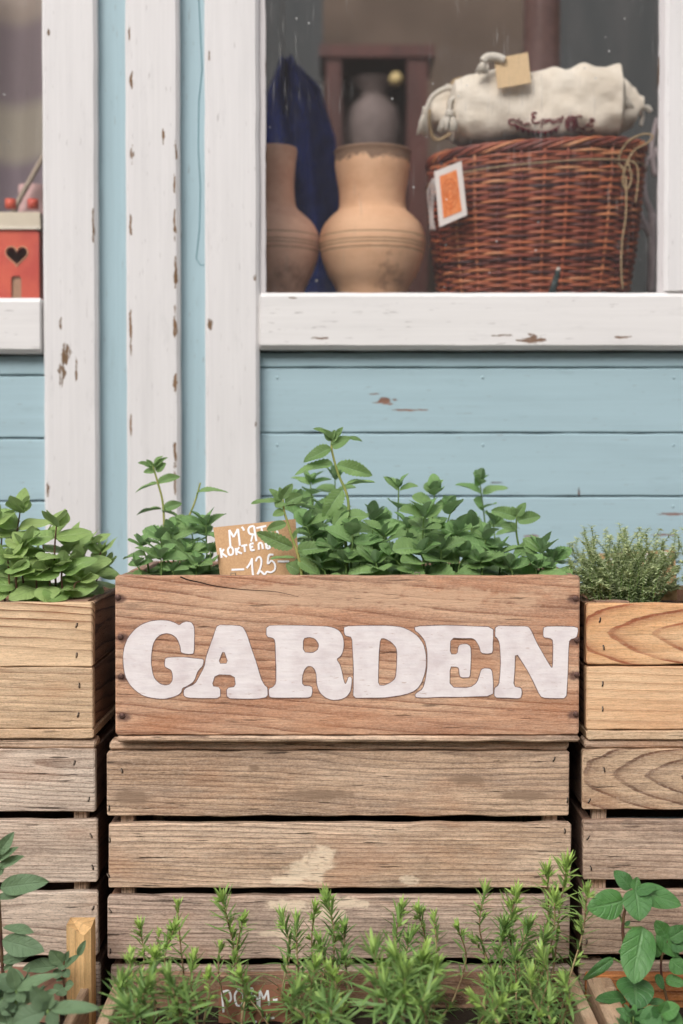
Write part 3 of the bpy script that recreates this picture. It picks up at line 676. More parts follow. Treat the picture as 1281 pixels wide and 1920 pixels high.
bag1 = thing('linen_bag', 'cream linen drawstring bag with dark red embroidery lying on top of the basket', 'bag', P(1010, 250, Yg))
bm1 = bag_mesh([838, 852, 880, 930, 1000, 1060, 1110, 1150, 1168], [176, 160, 156, 148, 143, 140, 136, 134, 144], [232, 262, 274, 274, 272, 268, 262, 258, 240], Yg, .062, 2.2, .0066)
ob = obj('bag_body', bm1, M['linen'], bag1)
bag2 = thing('linen_bag', 'second cream linen bag, its gathered end sticking out at right', 'bag', P(1170, 240, Yg+.07))
obj('bag_body', bag_mesh([1040, 1090, 1130, 1160, 1180, 1192, 1202], [165, 158, 150, 158, 178, 192, 200], [265, 262, 258, 252, 240, 224, 212], Yg+.06, .045, 7.7, .0055), M['linen'], bag2)
bag3 = thing('linen_bag', 'cream linen bag at the back with a looped beige cord at left', 'bag', P(880, 245, Yg+.08))
obj('bag_body', bag_mesh([800, 815, 840, 880, 940, 985], [196, 178, 165, 156, 148, 150], [225, 240, 252, 260, 260, 255], Yg+.075, .04, 11.3, .006), M['linen'], bag3)
def tassel(mb, top, bot, rr, n=26, seed=0):
    rs = random.Random(seed); ax = bot-top; L = ax.length
    mb.tube([top+ax*.0, top+ax*.10, top+ax*.2], rr*.42, 8)
    mb.tube([top+ax*.2, top+ax*.26], rr*.5, 8)
    for i in range(n):
        a = rs.uniform(0, 2*pi); d = Vector((cos(a), sin(a)*.8, 0))
        q = sqrt(rs.random())
        mb.tube([top+ax*.22+d*rr*.25*q, top+ax*.5+d*rr*.75*q, top+ax*(.95+rs.uniform(-.06, .06))+d*rr*q], rr*.11, 4)
cordm = plain('cotton cord', RGB(228, 220, 206), .9, .15, .2, (700, 700, 700), .0007)
# left cords and tassels of bag1
mb = MB(); mb.tube(curve(pp([(868, 170), (840, 165), (812, 180), (800, 205), (797, 222)], Yg-.02), 6), .0048, 8, .003); obj('cord', mb.mesh('cord', True), cordm, bag1)
mb = MB(); mb.tube(curve(pp([(860, 182), (846, 188), (843, 205), (845, 220)], Yg-.055), 6), .004, 8, .003); obj('cord', mb.mesh('cord', True), cordm, bag1)
mb = MB(); tassel(mb, P(797, 200, Yg-.02), P(792, 254, Yg-.02), .0082, 30, 1); obj('tassel', mb.mesh('tassel', True), cordm, bag1)
mb = MB(); tassel(mb, P(843, 208, Yg-.062), P(839, 247, Yg-.066), .0145, 40, 2); obj('tassel', mb.mesh('tassel', True), cordm, bag1)
mb = MB(); mb.tube(curve(pp([(1160, 148), (1166, 165), (1168, 180)], Yg-.03), 6), .005, 8, .003); obj('cord', mb.mesh('cord', True), cordm, bag1)
mb = MB(); tassel(mb, P(1166, 172, Yg-.035), P(1178, 204, Yg-.04), .0095, 30, 3); obj('tassel', mb.mesh('tassel', True), cordm, bag1)
mb = MB(); mb.tube(curve(pp([(1186, 206), (1200, 205), (1214, 202), (1220, 210)], Yg+.03), 6), .0055, 8, .004); mb.tube(curve(pp([(1200, 205), (1205, 215), (1202, 236)], Yg+.03), 6), .004, 8, .003)
obj('knot', mb.mesh('knot', True), cordm, bag2)
mb = MB(); mb.tube(curve(pp([(845, 168), (852, 152), (872, 147), (892, 150), (900, 160)], Yg+.03), 6), .0028, 7)
mb.tube(curve(pp([(806, 205), (806, 235), (812, 258), (826, 262), (848, 248)], Yg-.0), 6), .0026, 7); obj('cord', mb.mesh('cord', True), M['twine'], bag3)
# top tassel + blank kraft tag
kt = thing('kraft_tag', 'blank kraft paper tag with a white tassel on top of the bags', 'tag', P(960, 130, Yg-.02))
cs2 = [P(927, 110, Yg-.070), P(990, 98, Yg-.070), P(996, 155, Yg-.078), P(933, 166, Yg-.078)]
M['kraft'] = plain('kraft card', RGB(204, 166, 126), .85, .2, .1, (500, 500, 500), .0002, RGB(190, 150, 112))
obj('card', card('card', cs2, .0012, None).mesh('card'), plain('pale kraft card', RGB(222, 192, 150), .85, .2, .1, (300, 300, 300), .0002), kt)
mb = MB(); mb.tube(curve(pp([(946, 113), (930, 107), (914, 108), (906, 116)], Yg-.074), 5), .0062, 8, .007); tassel(mb, P(910, 108, Yg-.074), P(903, 138, Yg-.074), .010, 40, 5)
obj('tassel', mb.mesh('tassel', True), cordm, kt)
# embroidery: projected onto the bag
bvh = BVHTree.FromPolygons([v_.co for v_ in bm1.vertices], [tuple(p.vertices) for p in bm1.polygons])
def onbag(px, py):
    o_ = Vector((0, 0, EYE)); d = (P(px, py, 2)-o_).normalized(); h = bvh.ray_cast(o_, d)
    return h[0]-d*.0009 if h[0] else P(px, py, Yg-.06)
S1 = 2.669
def Z1(X, Y): return (770+X/S1, 80+Y/S1)
emb = MB()
def est(pts, r=.0011):
    q = [onbag(*Z1(*p)) for p in curve_2d(pts)]; emb.tube(q, r, 5)
def curve_2d(pts, n=4):
    c_ = curve([Vector((x, y, 0)) for x, y in pts], n); return [(p.x, p.y) for p in c_]
est([(490,388),(515,384),(530,392),(545,380)]); est([(498,388),(490,402),(505,410),(530,408)]); est([(540,402),(555,395),(562,412),(580,405)]); est([(575,412),(590,402),(600,418)])
est([(632,352),(612,352),(610,368),(625,372),(610,378),(612,398),(632,402),(645,392)], .0014)        # Є
est([(655,385),(655,425)]); est([(655,388),(668,384),(672,398),(658,404)])                            # р
est([(680,405),(682,382),(690,395),(698,380),(704,402)]); est([(714,382),(710,400),(722,400),(724,384)]); est([(734,402),(735,382),(748,384),(746,402)]); est([(756,400),(760,366)]); est([(752,378),(768,376)])
est([(520,412),(560,428),(610,442),(660,446),(705,440),(745,418)], .0012)                              # banner edge
for (x, y) in ((535,418),(562,430),(590,440),(618,446),(646,449),(674,448),(702,442),(726,430)):
    for q_ in (-9, -4, 0, 4, 9): est([(x+q_, y), (x+2, y+22)], .0011)
for rr_ in (10, 20, 30): est([(805+rr_*cos(2*pi*j/12), 405+1.25*rr_*sin(2*pi*j/12)) for j in range(13)], .0011)
for j in range(8): est([(805+8*cos(j*pi/4), 405+10*sin(j*pi/4)), (805+28*cos(j*pi/4+.3), 405+35*sin(j*pi/4+.3))], .0009)
est([(838,420),(860,432),(885,412),(905,396)]); est([(860,432),(880,448),(905,446)]); est([(885,412),(900,420),(915,412)]); est([(905,396),(898,385),(912,380),(920,392),(905,396)]); est([(820,452),(838,446),(858,456)]); est([(905,446),(918,436)])
est([(825,372),(845,366),(860,372)], .0009)
obj('embroidery', emb.mesh('embroidery'), plain('dark red thread', RGB(122, 34, 48), .8), bag1)

# pale branch ornament at the window's right edge
mb = MB()
for l in ([(1222,400),(1210,370),(1208,330),(1215,300)], [(1228,330),(1222,280),(1228,240),(1232,222)], [(1218,440),(1200,400),(1190,380)], [(1222,450),(1212,430),(1190,420)], [(1215,300),(1228,290),(1234,275)]):
    mb.tube(curve(pp(l, 2.36), 5), .006, 6, .003)
mb.tube(curve(pp([(1220,549),(1222,480),(1222,400)], 2.36), 5), .007, 6)
tag(obj('driftwood_branch', mb.mesh('branch', True), plain('bleached wood', RGB(190, 175, 175), .8)), 'pale bleached branch standing right of the basket, cut by the frame', 'branch')

# ------------------------------------------------------------------ left window: heart house and company
Yh = 2.16
hh = thing('ceramic_house', 'red orange ceramic house with a heart shaped opening and cream roof', 'ornament', P(30, 557, Yh))
def heart(cx, cz, s, n=40):
    return [(cx+s*.0625*16*sin(t)**3, cz+s*.0625*(13*cos(t)-5*cos(2*t)-2*cos(3*t)-cos(4*t))) for t in [2*pi*i/n for i in range(n)]]
hp = P(31.5, 478, Yh); x0, x1 = PX(-22, Yh), PX(76.5, Yh); z0 = ZSH2+.001; z1 = PZ(431, Yh)
d0, d1 = PX(24, Yh), PX(43, Yh); dz = PZ(517, Yh)
wall = [(x0, z0), (d0, z0), (d0, dz-.004), (d0+.003, dz), (d1-.003, dz), (d1, dz-.004), (d1, z0), (x1, z0), (x1, z1-.004), (x1-.004, z1), (x0+.004, z1), (x0, z1-.004)]
mb = MB(); shape_prism(mb, [wall, heart(hp.x, hp.z, mm(20, Yh))], Yh, Yh+.008)
M['redc'] = plain('red orange glaze', RGB(226, 104, 80), .4, .45, .2, (25, 25, 25), .0008, RGB(208, 84, 72)); obj('front_wall', mb.mesh('front'), M['redc'], hh)
mb = MB(); mb.box(x0, x0+.006, Yh+.0085, Yh+.06, z0, z1); mb.box(x1-.006, x1, Yh+.0085, Yh+.06, z0, z1); mb.box(x0, x1, Yh+.0605, Yh+.066, z0, z1); obj('side_walls', mb.mesh('sides'), M['redc'], hh)
mb = MB(); hrt = heart(hp.x, hp.z, mm(20.8, Yh)); mb.tube([(x, Yh-.0004, z) for x, z in hrt], .0011, 5, closed=True); obj('heart_rim', mb.mesh('rim'), plain('bare clay edge', RGB(232, 176, 140), .6), hh)
mb = MB(); mb.box(d0+.0004, d1-.0004, Yh+.004, Yh+.007, z0+.0004, dz-.001); obj('door', mb.mesh('door'), plain('beige doorway panel', RGB(186, 150, 124), .8), hh)  # panel added in the open doorway, coloured like the back inside
zr = PZ(393, Yh)
mb = MB(); a_, c_ = x0-.004, x1+.003
vs_ = [(a_, Yh-.005, z1+.0006), (c_, Yh-.005, z1+.0006), (c_, Yh+.07, z1+.0006), (a_, Yh+.07, z1+.0006), (a_, Yh-.004, z1+.005), (c_, Yh-.004, z1+.005), (c_-.006, Yh+.02, zr), (a_+.006, Yh+.02, zr), (a_+.006, Yh+.04, zr), (c_-.006, Yh+.04, zr), (c_, Yh+.07, z1+.005), (a_, Yh+.07, z1+.005)]
mb.add(vs_, [(0,3,2,1),(0,1,5,4),(4,5,6,7),(7,6,9,8),(8,9,10,11),(3,11,10,2),(0,4,7,8,11,3),(1,2,10,9,6,5)]); obj('roof', mb.mesh('roof'), plain('cream glaze', RGB(212, 200, 178), .35, .5, .08, (20,20,20)), hh)
for px_ in (20, 62):
    mb = MB(); c0 = P(px_, 386, Yh+.03); mb.tube([c0+Vector((0, 0, -.004)), c0+Vector((0, 0, .010))], .0085, 12); obj('chimney', mb.mesh('chimney', True), M['redc'], hh)
k_ = mm(1, 2.3)
o = obj('pink_pot', lathe([(0.001, 0), (22*k_, 0), (25*k_, .03), (27*k_, (557-302)*k_), (24*k_, (557-302)*k_), (20*k_, .06), (.001, .05)], 32).mesh('pot', True), plain('pink clay', RGB(214, 176, 172), .7), None, T((PX(66, 2.3), 2.3, ZSH2)))
tag(o, 'pink clay cylinder pot standing behind the ceramic house', 'pot')
mb = MB(); mb.tube([P(24, 400, 2.26), P(31, 384, 2.26), P(82, 292, 2.26)], .0045, 8); mb.tube([P(24, 400, 2.26), P(24, 559, 2.26)], .0045, 8); tag(obj('bent_stick', mb.mesh('stick', True), plain('grey beige cane', RGB(182, 165, 148), .7)), 'grey beige cane slanting up behind the ceramic house', 'stick')
o = obj('white_cone', lathe([(.001, 0), (34*k_, 0), (30*k_, .06), (4*k_, (557-328)*k_*.99), (.001, (557-328)*k_)], 28).mesh('cone', True), plain('cream clay', RGB(216, 206, 190), .6), None, T((PX(-18, 2.27), 2.27, ZSH2)))
tag(o, 'cream clay cone at the very left edge of the window', 'ornament')
# pale curtain further back in the left window
o = obj('curtain', cloth('curtain', [(-60, -300, 300), (900, -300, 300)], 3.0, 0, None, 60, 12, 5, .025, 3), None, None)
b = NB('striped curtain'); v = b.objc(); z = b.sep(v)[2]
zA, zC = PZ(130, 3.0), PZ(200, 3.0)
c = b.mix(b.step(z, PZ(215, 3.0), PZ(175, 3.0)), RGB(206, 196, 180), RGB(170, 155, 158)); c = b.mix(b.step(z, PZ(60, 3.0), PZ(20, 3.0)), c, RGB(200, 184, 172)); c = b.mix(b.step(z, PZ(285, 3.0), PZ(320, 3.0)), c, RGB(170, 155, 162))
o.data.materials.append(b.done(b.principled(c, .9, .1))); o.modifiers.new('thickness', 'SOLIDIFY').thickness = .002
tag(o, 'pale curtain with soft mauve bands far inside the left window', 'curtain')

# ------------------------------------------------------------------ crates and planters
nail_me = lathe([(0, -.001), (.0033, -.001), (.0033, .0003), (.0026, .0009), (.0012, .0012), (.0001, .0013)][::1], 12).mesh('nail', True)
nail_me.materials.append(M['nail'])
def nail(parent, px, py, Y, s=1.0): return obj('nail', nail_me, None, parent, T(P(px, py, Y)) @ RX(pi/2) @ Matrix.Scale(s, 4))
mb = MB(); mb.tube([(0, .002, -.0035), (0, -.0008, -.0033), (0, -.0014, 0), (0, -.0008, .0033), (0, .002, .0035)], .00055, 5)
mb.cur = 1; mb.tube([(0.0012, -.0001, -.0038), (0.0016, -.0001, 0), (0.001, -.0001, .0036)], .0006, 4, flat=(0, 1, 0))
staple_me = mb.mesh('staple', True); staple_me.materials.append(M['staple']); staple_me.materials.append(plain('split wood dark', RGB(45, 32, 28), .9))
def staple(parent, px, py, Y, ang): return obj('staple', staple_me, None, parent, T(P(px, py, Y)+Vector((0, -.0002, 0))) @ RY(radians(ang)) @ Matrix.Scale(.8, 4))

GREY = dict(light=(236,206,178), mid=(208,174,144), dark=(108,82,66), period=.0052, contrast=.75, grey=.4, greycol=(184,160,142), dirt=.6, crack=.8, fib=.85)
M['crateC'] = wood('weathered crate wood', **GREY)
M['crateL'] = wood('pale weathered crate wood', **{**GREY, 'light': (232,212,192), 'mid': (210,188,168), 'dark': (134,108,90), 'grey': .25, 'greycol': (190,172,160), 'dirt': .35, 'period': .0045, 'contrast': .75})
M['crateR'] = wood('brown weathered crate wood', **{**GREY, 'light': (216,188,164), 'mid': (186,158,136), 'dark': (116,88,72), 'grey': .3, 'period': .0065})
M['crateD'] = wood('shaded inner crate wood', light=(128,100,84), mid=(98,74,62), dark=(56,40,34), period=.006, contrast=.6, grey=.3, greycol=(70,58,54), dirt=.5)  # side and inner slats, their shade put into a darker wood colour
M['plLeft'] = wood('fresh pine, wavy grain', light=(236,204,166), mid=(222,188,150), dark=(146,104,74), period=.0075, contrast=1.0, grey=.12, warp=.05, dirt=.15, crack=.3, fib=.45, centre=(.03, .02), slope=.06)
M['plLeft2'] = wood('fresh pine, straight grain', light=(230,200,164), mid=(214,180,144), dark=(150,112,84), period=.009, contrast=.55, grey=.2, warp=.03, dirt=.15, crack=.5, fib=.7)
M['plRight'] = wood('orange pine, flame grain', light=(240,202,158), mid=(230,178,128), dark=(172,100,66), period=.0125, contrast=1.0, grey=.05, warp=.03, dirt=.12, crack=.2, fib=.5, centre=(-.020, .006), slope=.04, slopey=-.26)
M['plRight2'] = wood('orange pine, stained', light=(236,202,162), mid=(228,184,142), dark=(184,130,92), period=.009, contrast=.5, grey=.05, warp=.03, dirt=.1, crack=.3, fib=.4,
                     spots=[(-.04, .008, .03, .02), (-.015, -.008, .02, .012)], spotcol=(178,112,76))

def crate(label, x0, x1, ys, Y, depth, mats, rz=0, seed=0, ledge=None, cat='crate', mside=None, ztop=None, group=None, rightvis=None):
    """slatted crate; ys = list of (top, bottom) pixel rows of the front slats"""
    zs = [(PZ(b_, Y), PZ(a_, Y)) for a_, b_ in ys]
    zbot = zs[-1][0]; cr = thing('wooden_crate', label, cat, ((x0+x1)/2, Y, zbot), group)
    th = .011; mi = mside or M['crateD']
    for i, (za, zb) in enumerate(zs):
        mt = mats[i % len(mats)]; e0 = random.Random(seed+i).uniform(-.0015, .0015); e1 = random.Random(seed+i+9).uniform(-.0015, .0015)
        sl = plank('slat', x0+e0, x1+e1, za, zb, Y, th, mt, cr, seed+i, wav=.0008, ch=.0010, endround=.0016)
        cr['s%d' % i] = sl.name
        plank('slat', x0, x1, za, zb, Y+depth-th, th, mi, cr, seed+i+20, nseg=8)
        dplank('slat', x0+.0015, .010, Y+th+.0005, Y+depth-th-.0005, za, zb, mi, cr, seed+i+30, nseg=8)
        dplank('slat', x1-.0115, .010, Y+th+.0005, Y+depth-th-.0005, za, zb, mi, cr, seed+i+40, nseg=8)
    ztp = zs[0][1]
    for xa in (x0+.012, x1-.028):
        for ya in (Y+th+.0006, Y+depth-th-.0166):
            vplank('corner_post', xa, xa+.016, zbot, ztp-.001, ya, .016, M['crateC'], cr, seed+50, nseg=8)
    if ledge:
        za, zb = PZ(ledge[1], Y), PZ(ledge[0], Y)
        plank('top_batten', x0+.001, x1-.001, za, zb, Y+.003, .03, M['crateC'], cr, seed+60, wav=.0006, ch=.002)
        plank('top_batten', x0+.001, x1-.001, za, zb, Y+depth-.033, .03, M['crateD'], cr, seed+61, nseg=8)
    m_ = MB(); m_.box(x0+.013, x1-.013, Y+th+.018, Y+depth-th-.018, zbot+.002, zbot+.010); obj('bottom_board', m_.mesh('bottom'), mi, cr)
    return cr
def X_(px, Y=YC): return PX(px, Y)
rs = random.Random(3)
pcx = (X_(200)+X_(1071))/2
def pl(px, py, rx, rz, za, zb): p = P(px, py, YC); return (p.x-pcx, p.z-(PZ(za, YC)+PZ(zb, YC))/2, mm(rx, YC), mm(rz, YC))
M['cC1'] = wood('weathered slat, stained top', **{**GREY, 'light': (224,192,162), 'mid': (190,158,130), 'dirt': .8, 'grey': .4}, spots=[pl(985,1492,50,9,1409,1530), pl(880,1462,34,8,1409,1530), pl(250,1495,34,14,1409,1530), pl(600,1490,60,10,1409,1530), pl(480,1440,10,6,1409,1530)], spotcol=(142,118,98))
M['cC2'] = wood('weathered slat with pale patches', **{**GREY, 'slope': .02}, pale=[pl(570,1632,38,22,1543,1665), pl(600,1612,26,22,1543,1665), pl(540,1650,30,9,1543,1665), pl(768,1648,16,12,1543,1665)])
M['cC3'] = wood('weathered slat, greyer with patches', **{**GREY, 'light': (222,196,176), 'mid': (188,162,146), 'grey': .6}, pale=[pl(545,1697,42,13,1680,1797), pl(640,1690,50,10,1680,1797), pl(680,1695,16,9,1680,1797), pl(620,1715,30,14,1680,1797), pl(520,1750,30,6,1680,1797)])
crC = crate('weathered grey brown slatted crate directly under the GARDEN box', X_(200), X_(1071), [(1409, 1530), (1544, 1665), (1680, 1798)], YC, .30, [M['cC1'], M['cC2'], M['cC3']], 0, 100, (1392, 1407))
def sts(cr, lst, Y=YC-.0002):
    for i, (px, py) in enumerate(lst): staple(cr, px, py, Y, random.Random(int(px+py)).uniform(-35, 35))
sts(crC, [(228,1445),(204,1515),(205,1575),(203,1642),(206,1708),(206,1783),(1038,1423),(1063,1500),(1058,1558),(1058,1625),(1060,1700),(1061,1762)])
crC2 = crate('lowest grey crate behind the rosemary trough, only its top slat showing', X_(203), X_(1074), [(1813, 1930), (1944, 2062), (2078, 2206)], YC, .30, [M['cC3'], M['crateC'], M['crateC']], 0, 120)
sts(crC2, [(208, 1850), (1062, 1830)])
crL = crate('pale slatted crate under the left planter of light green herbs', X_(178)-.52, X_(178), [(1405, 1522), (1538, 1655), (1673, 1792)], YC, .30, [M['crateL']], 0, 140, (1388, 1404))
sts(crL, [(139,1430),(166,1498),(170,1567),(173,1626),(174,1702),(176,1762)])
crL2 = crate('lowest pale crate at left, behind the tall yellow corner post', X_(184)-.52, X_(184), [(1810, 1927), (1941, 2058), (2074, 2206)], YC, .30, [M['crateL']], 0, 160)
sts(crL2, [(176, 1845)])
crR = crate('brown slatted crate with flame grain under the thyme planter', X_(1097), X_(1097)+.52, [(1405, 1518), (1538, 1650), (1670, 1790)], YC, .30, [wood('flame grain crate slat', **{**GREY, 'light': (214,184,152), 'mid': (190,158,128), 'dark': (122,88,68), 'period': .010, 'contrast': 1.0, 'grey': .2, 'centre': (-.018, .002), 'warp': .03, 'slope': .03, 'slopey': -.25}), M['crateR'], M['crateR']], 0, 180, (1388, 1404))
sts(crR, [(1132,1443),(1104,1501),(1102,1570),(1107,1628),(1099,1765)])
crR2 = crate('lowest brown crate at right, behind the broad leaved herbs', X_(1094), X_(1094)+.52, [(1806, 1925), (1941, 2058), (2074, 2206)], YC, .30, [M['crateR']], 0, 200)

# ---- lettered planter
XP0, XP1 = PX(215.5, YP), PX(1088.5, YP); ZP1, ZP0 = PZ(1080, YP), PZ(1378, YP); DP = .29; TB = .017
gp = thing('garden_planter', 'wooden planter box with GARDEN painted in white serif letters on its front', 'planter', ((XP0+XP1)/2, YP, ZP0))
pcx = (XP0+XP1)/2; pcz = (ZP0+ZP1)/2
def ps(px, py, rx, rz): p = P(px, py, YP); return (p.x-pcx, p.z-pcz, mm(rx, YP), mm(rz, YP))
NAILS = [(221,1120),(226,1194),(227,1268),(229,1342),(1080,1122),(1082,1200),(1082,1265),(1080,1339)]
b_kw = dict(light=(222,182,150), mid=(198,146,114), dark=(142,90,64), period=.011, contrast=.75, grey=.30, greycol=(156,126,110), warp=.055, slope=.10, dirt=.6, crack=.55, fib=.65, centre=(.03, -.16))
spots_ = [ps(x+(3 if x < 600 else -3), y+2, 13, 8) for x, y in NAILS]
M['planter'] = wood('reddish planter board', **b_kw, spots=spots_, spotcol=(96, 70, 64), pale=[ps(700,1120,330,20), ps(520,1108,120,12)], palecol=(200,166,138))
front = plank('front_board', XP0, XP1, ZP0, ZP1, YP, TB, M['planter'], gp, 300, wav=.0005, ch=.0012, nseg=60)
M['plside'] = wood('planter side board', light=(188,154,132), mid=(150,116,98), dark=(96,66,54), period=.007, contrast=.7, grey=.35, greycol=(110,96,90), dirt=.4)
dplank('side_board', XP0+.001, .013, YP+TB+.0004, YP+DP-.0134, ZP0, ZP1-.001, M['plside'], gp, 301)
dplank('side_board', XP1-.014, .013, YP+TB+.0004, YP+DP-.0134, ZP0, ZP1-.001, M['plside'], gp, 302)
plank('back_board', XP0, XP1, ZP0, ZP1-.002, YP+DP-.013, .013, M['plside'], gp, 303)
plank('bottom_board', XP0+.001, XP1+.0005, PZ(1391, YP), ZP0-.0012, YP-.001, DP, M['crateC'], gp, 304, wav=.0006, ch=.002)
for x, y in NAILS: nail(front, x, y, YP-.0006)
# crack running from the top edge, drawn as a thin dark strip
mb = MB(); cp = [(338,1081.5),(352,1087),(375,1092),(400,1098),(440,1104),(480,1107),(520,1110),(560,1119)]
mb.tube([P(x, y, YP-.0001) for x, y in curve_2d(cp, 4)], .0009, 5, .0002, flat=(0, 1, 0)); obj('crack', mb.mesh('crack'), plain('dark crack line', RGB(48, 34, 30), 1), front)
for x, y in ((438, 1079), (783, 1078)):
    mb = MB(); mb.tube([P(x-5, y+3, YP+.006), P(x-5, y-4.5, YP+.006), P(x+4, y-4.5, YP+.006), P(x+4, y+3, YP+.006)], .0006, 5); obj('staple', mb.mesh('staple'), M['staple'], front)
LET = {
 'G': ((210,1150,4.27), [[(540,95),(560,75),(600,62),(640,72),(660,105),(662,180),(660,320),(625,328),(575,322),(550,310),(548,270),(535,230),(510,190),(470,165),(430,160),(390,172),(355,200),(330,250),(318,320),(315,400),(325,470),(345,525),(385,562),(430,575),(465,565),(483,540),(485,490),(475,455),(425,430),(420,400),(430,352),(520,348),(600,350),(680,360),(738,365),(730,420),(704,445),(685,470),(662,535),(645,556),(600,585),(566,598),(558,630),(540,650),(490,670),(430,685),(370,685),(300,675),(240,655),(190,620),(140,570),(105,500),(90,420),(88,330),(100,260),(130,190),(180,130),(240,85),(310,60),(380,52),(450,55),(510,75)]]),
 'A': ((210,1150,4.27), [[(845,92),(940,92),(1045,100),(1075,150),(1100,220),(1125,300),(1150,370),(1175,450),(1195,520),(1220,570),(1248,595),(1248,670),(1160,685),(1040,685),(920,680),(918,595),(990,585),(980,495),(830,490),(800,580),(868,590),(870,680),(740,680),(600,675),(572,655),(575,602),(664,564),(694,512),(738,430),(753,350),(777,280),(802,210),(822,150)], [(893,290),(852,400),(932,400)]]),
 'R': ((480,1150,4.132), [[(80,95),(200,90),(400,93),(540,98),(600,108),(650,135),(676,180),(684,240),(676,295),(655,335),(625,355),(650,390),(665,440),(675,490),(692,550),(708,520),(712,495),(730,487),(745,500),(742,560),(733,610),(700,650),(650,670),(590,672),(540,655),(500,620),(480,585),(470,540),(468,480),(455,435),(430,410),(400,410),(375,440),(360,490),(362,558),(432,562),(440,600),(430,645),(400,655),(250,655),(130,655),(100,645),(99,580),(130,572),(155,540),(155,440),(152,330),(148,210),(130,190),(80,182)], [(368,195),(410,185),(455,195),(490,245),(475,285),(435,305),(368,298)]]),
 'D': ((480,1150,4.132), [[(682,98),(850,93),(1040,93),(1130,105),(1200,135),(1260,180),(1300,240),(1318,310),(1320,400),(1308,470),(1283,540),(1250,586),(1200,616),(1100,641),(980,655),(850,655),(752,655),(755,560),(755,400),(748,290),(744,185),(694,175),(682,150)], [(965,195),(1000,195),(1050,225),(1085,265),(1092,310),(1090,420),(1080,500),(1050,530),(1000,555),(950,556),(950,450),(955,300)]]),
 'E': ((770,1150,3.942), [[(30,95),(220,85),(420,92),(612,98),(610,200),(608,292),(570,300),(520,295),(505,240),(480,200),(455,185),(400,185),(296,182),(292,300),(345,300),(352,240),(375,225),(420,225),(445,245),(448,320),(442,460),(430,475),(370,475),(358,450),(355,405),(335,395),(292,395),(290,545),(440,548),(490,510),(510,450),(520,415),(550,402),(590,408),(605,430),(612,520),(610,612),(400,618),(200,620),(100,625),(35,622),(32,596),(90,556),(109,490),(123,380),(122,280),(104,200),(63,150),(30,125)]]),
 'N': ((770,1150,3.942), [[(625,90),(740,92),(865,93),(890,120),(930,210),(980,300),(1040,400),(1048,400),(1052,200),(1030,185),(980,178),(978,130),(985,97),(1100,92),(1235,98),(1238,140),(1225,180),(1175,195),(1168,260),(1165,400),(1158,520),(1152,628),(1060,628),(970,625),(940,580),(900,490),(850,400),(775,285),(770,420),(762,540),(820,548),(825,590),(815,625),(780,630),(700,625),(618,622),(618,550),(650,530),(660,450),(665,350),(655,210),(635,180),(622,170)]]),
}
b = NB('brushed white lettering'); v = b.objc()
s1 = b.noise(v, (38, 5, 52), 1, 5, .6); s2 = b.noise(v, (26, 5, 160), 1, 3, .6); s3 = b.noise(v, (34, 5, 40), 1, 4, .7)
c = b.mix(b.step(s1, .35, .8), RGB(238, 230, 228), RGB(218, 205, 204)); c = b.mix(b.math('MULTIPLY', b.step(s2, .4, .72), .14), c, RGB(206, 200, 210)); c = b.mix(b.math('MULTIPLY', b.step(s3, .5, .8), .2), c, RGB(230, 222, 216))
thin = b.noise(v, (60, 5, 330), 1, 5, .7); c = b.mix(b.math('MULTIPLY', b.step(thin, .61, .70), .6), c, RGB(170, 130, 110))
M['letter'] = b.done(b.principled(c, .6, .3, b.bump(b.math('ADD', s1, b.math('ADD', s2, s3)), .0008, .6)))
M['pencil'] = plain('pencil outline', RGB(92, 78, 80), .8, .2, .5, (500, 500, 500), .0001, RGB(150, 122, 112))
for i, ch_ in enumerate('GARDEN'):
    (ox, oy, sc), cons = LET[ch_]
    cc = []
    for q in cons:
        q = chaikin(q, 1); r_ = random.Random(i)
        cc.append([((p_ := P(ox+x/sc, oy+y/sc, YP)).x + .00025*mnoise.noise((x*.06, y*.06, i)), p_.z + .00025*mnoise.noise((x*.06, y*.06, i+9))) for x, y in q])
    mb = MB(); yo = YP-.0005-.00008*(i % 2); shape_prism(mb, cc, yo, YP-.0001, 0); mb.cur = 1
    for q in cc:
        pts = [(x, yo-.00005, z) for x, z in q]
        mb.tube(pts, lambda k_, i=i: .00042+.00028*mnoise.noise((k_*60, i*3.3, 0)), 5, flat=(0, 1, 0), closed=True)
    me = mb.mesh('letter'); obj('painted_letter', me, [M['letter'], M['pencil']], front)

# ---- plain planters left and right
def planter(name, label, x0, x1, rows, Y, depth, mats, ledge, seed, th=.016):
    zt, zb = PZ(rows[0][0], Y), PZ(rows[-1][1], Y); t = thing(name, label, 'planter', ((x0+x1)/2, Y, PZ(ledge[1], Y)))
    for i, (a, c_) in enumerate(rows):
        z1_, z0_ = PZ(a, Y), PZ(c_, Y)
        plank('board', x0, x1, z0_, z1_, Y, th, mats[i], t, seed+i, wav=.0006, ch=.0013, endround=.0015)
        dplank('board', x0+.001, .013, Y+th+.0004, Y+depth-.0134, z0_, z1_-.0006, M['plside2'], t, seed+10+i, wav=.0006)
        dplank('board', x1-.014, .013, Y+th+.0004, Y+depth-.0134, z0_, z1_-.0006, M['plside2'], t, seed+14+i, wav=.0006)
        plank('board', x0, x1, z0_, z1_-.002, Y+depth-.013, .013, M['plside2'], t, seed+18+i)
    plank('bottom_board', x0+.0005, x1+.0005, PZ(ledge[1], Y), PZ(ledge[0], Y), Y-.0005, depth, M['plLeft2'], t, seed+22, wav=.0006, ch=.0012)
    return t
M['plside2'] = wood('shaded side board', light=(150,116,94), mid=(118,88,70), dark=(66,46,38), period=.010, contrast=.9, grey=.2, greycol=(84,70,64), dirt=.3, warp=.05)  # pine sides and back, with the side shade put into the brown
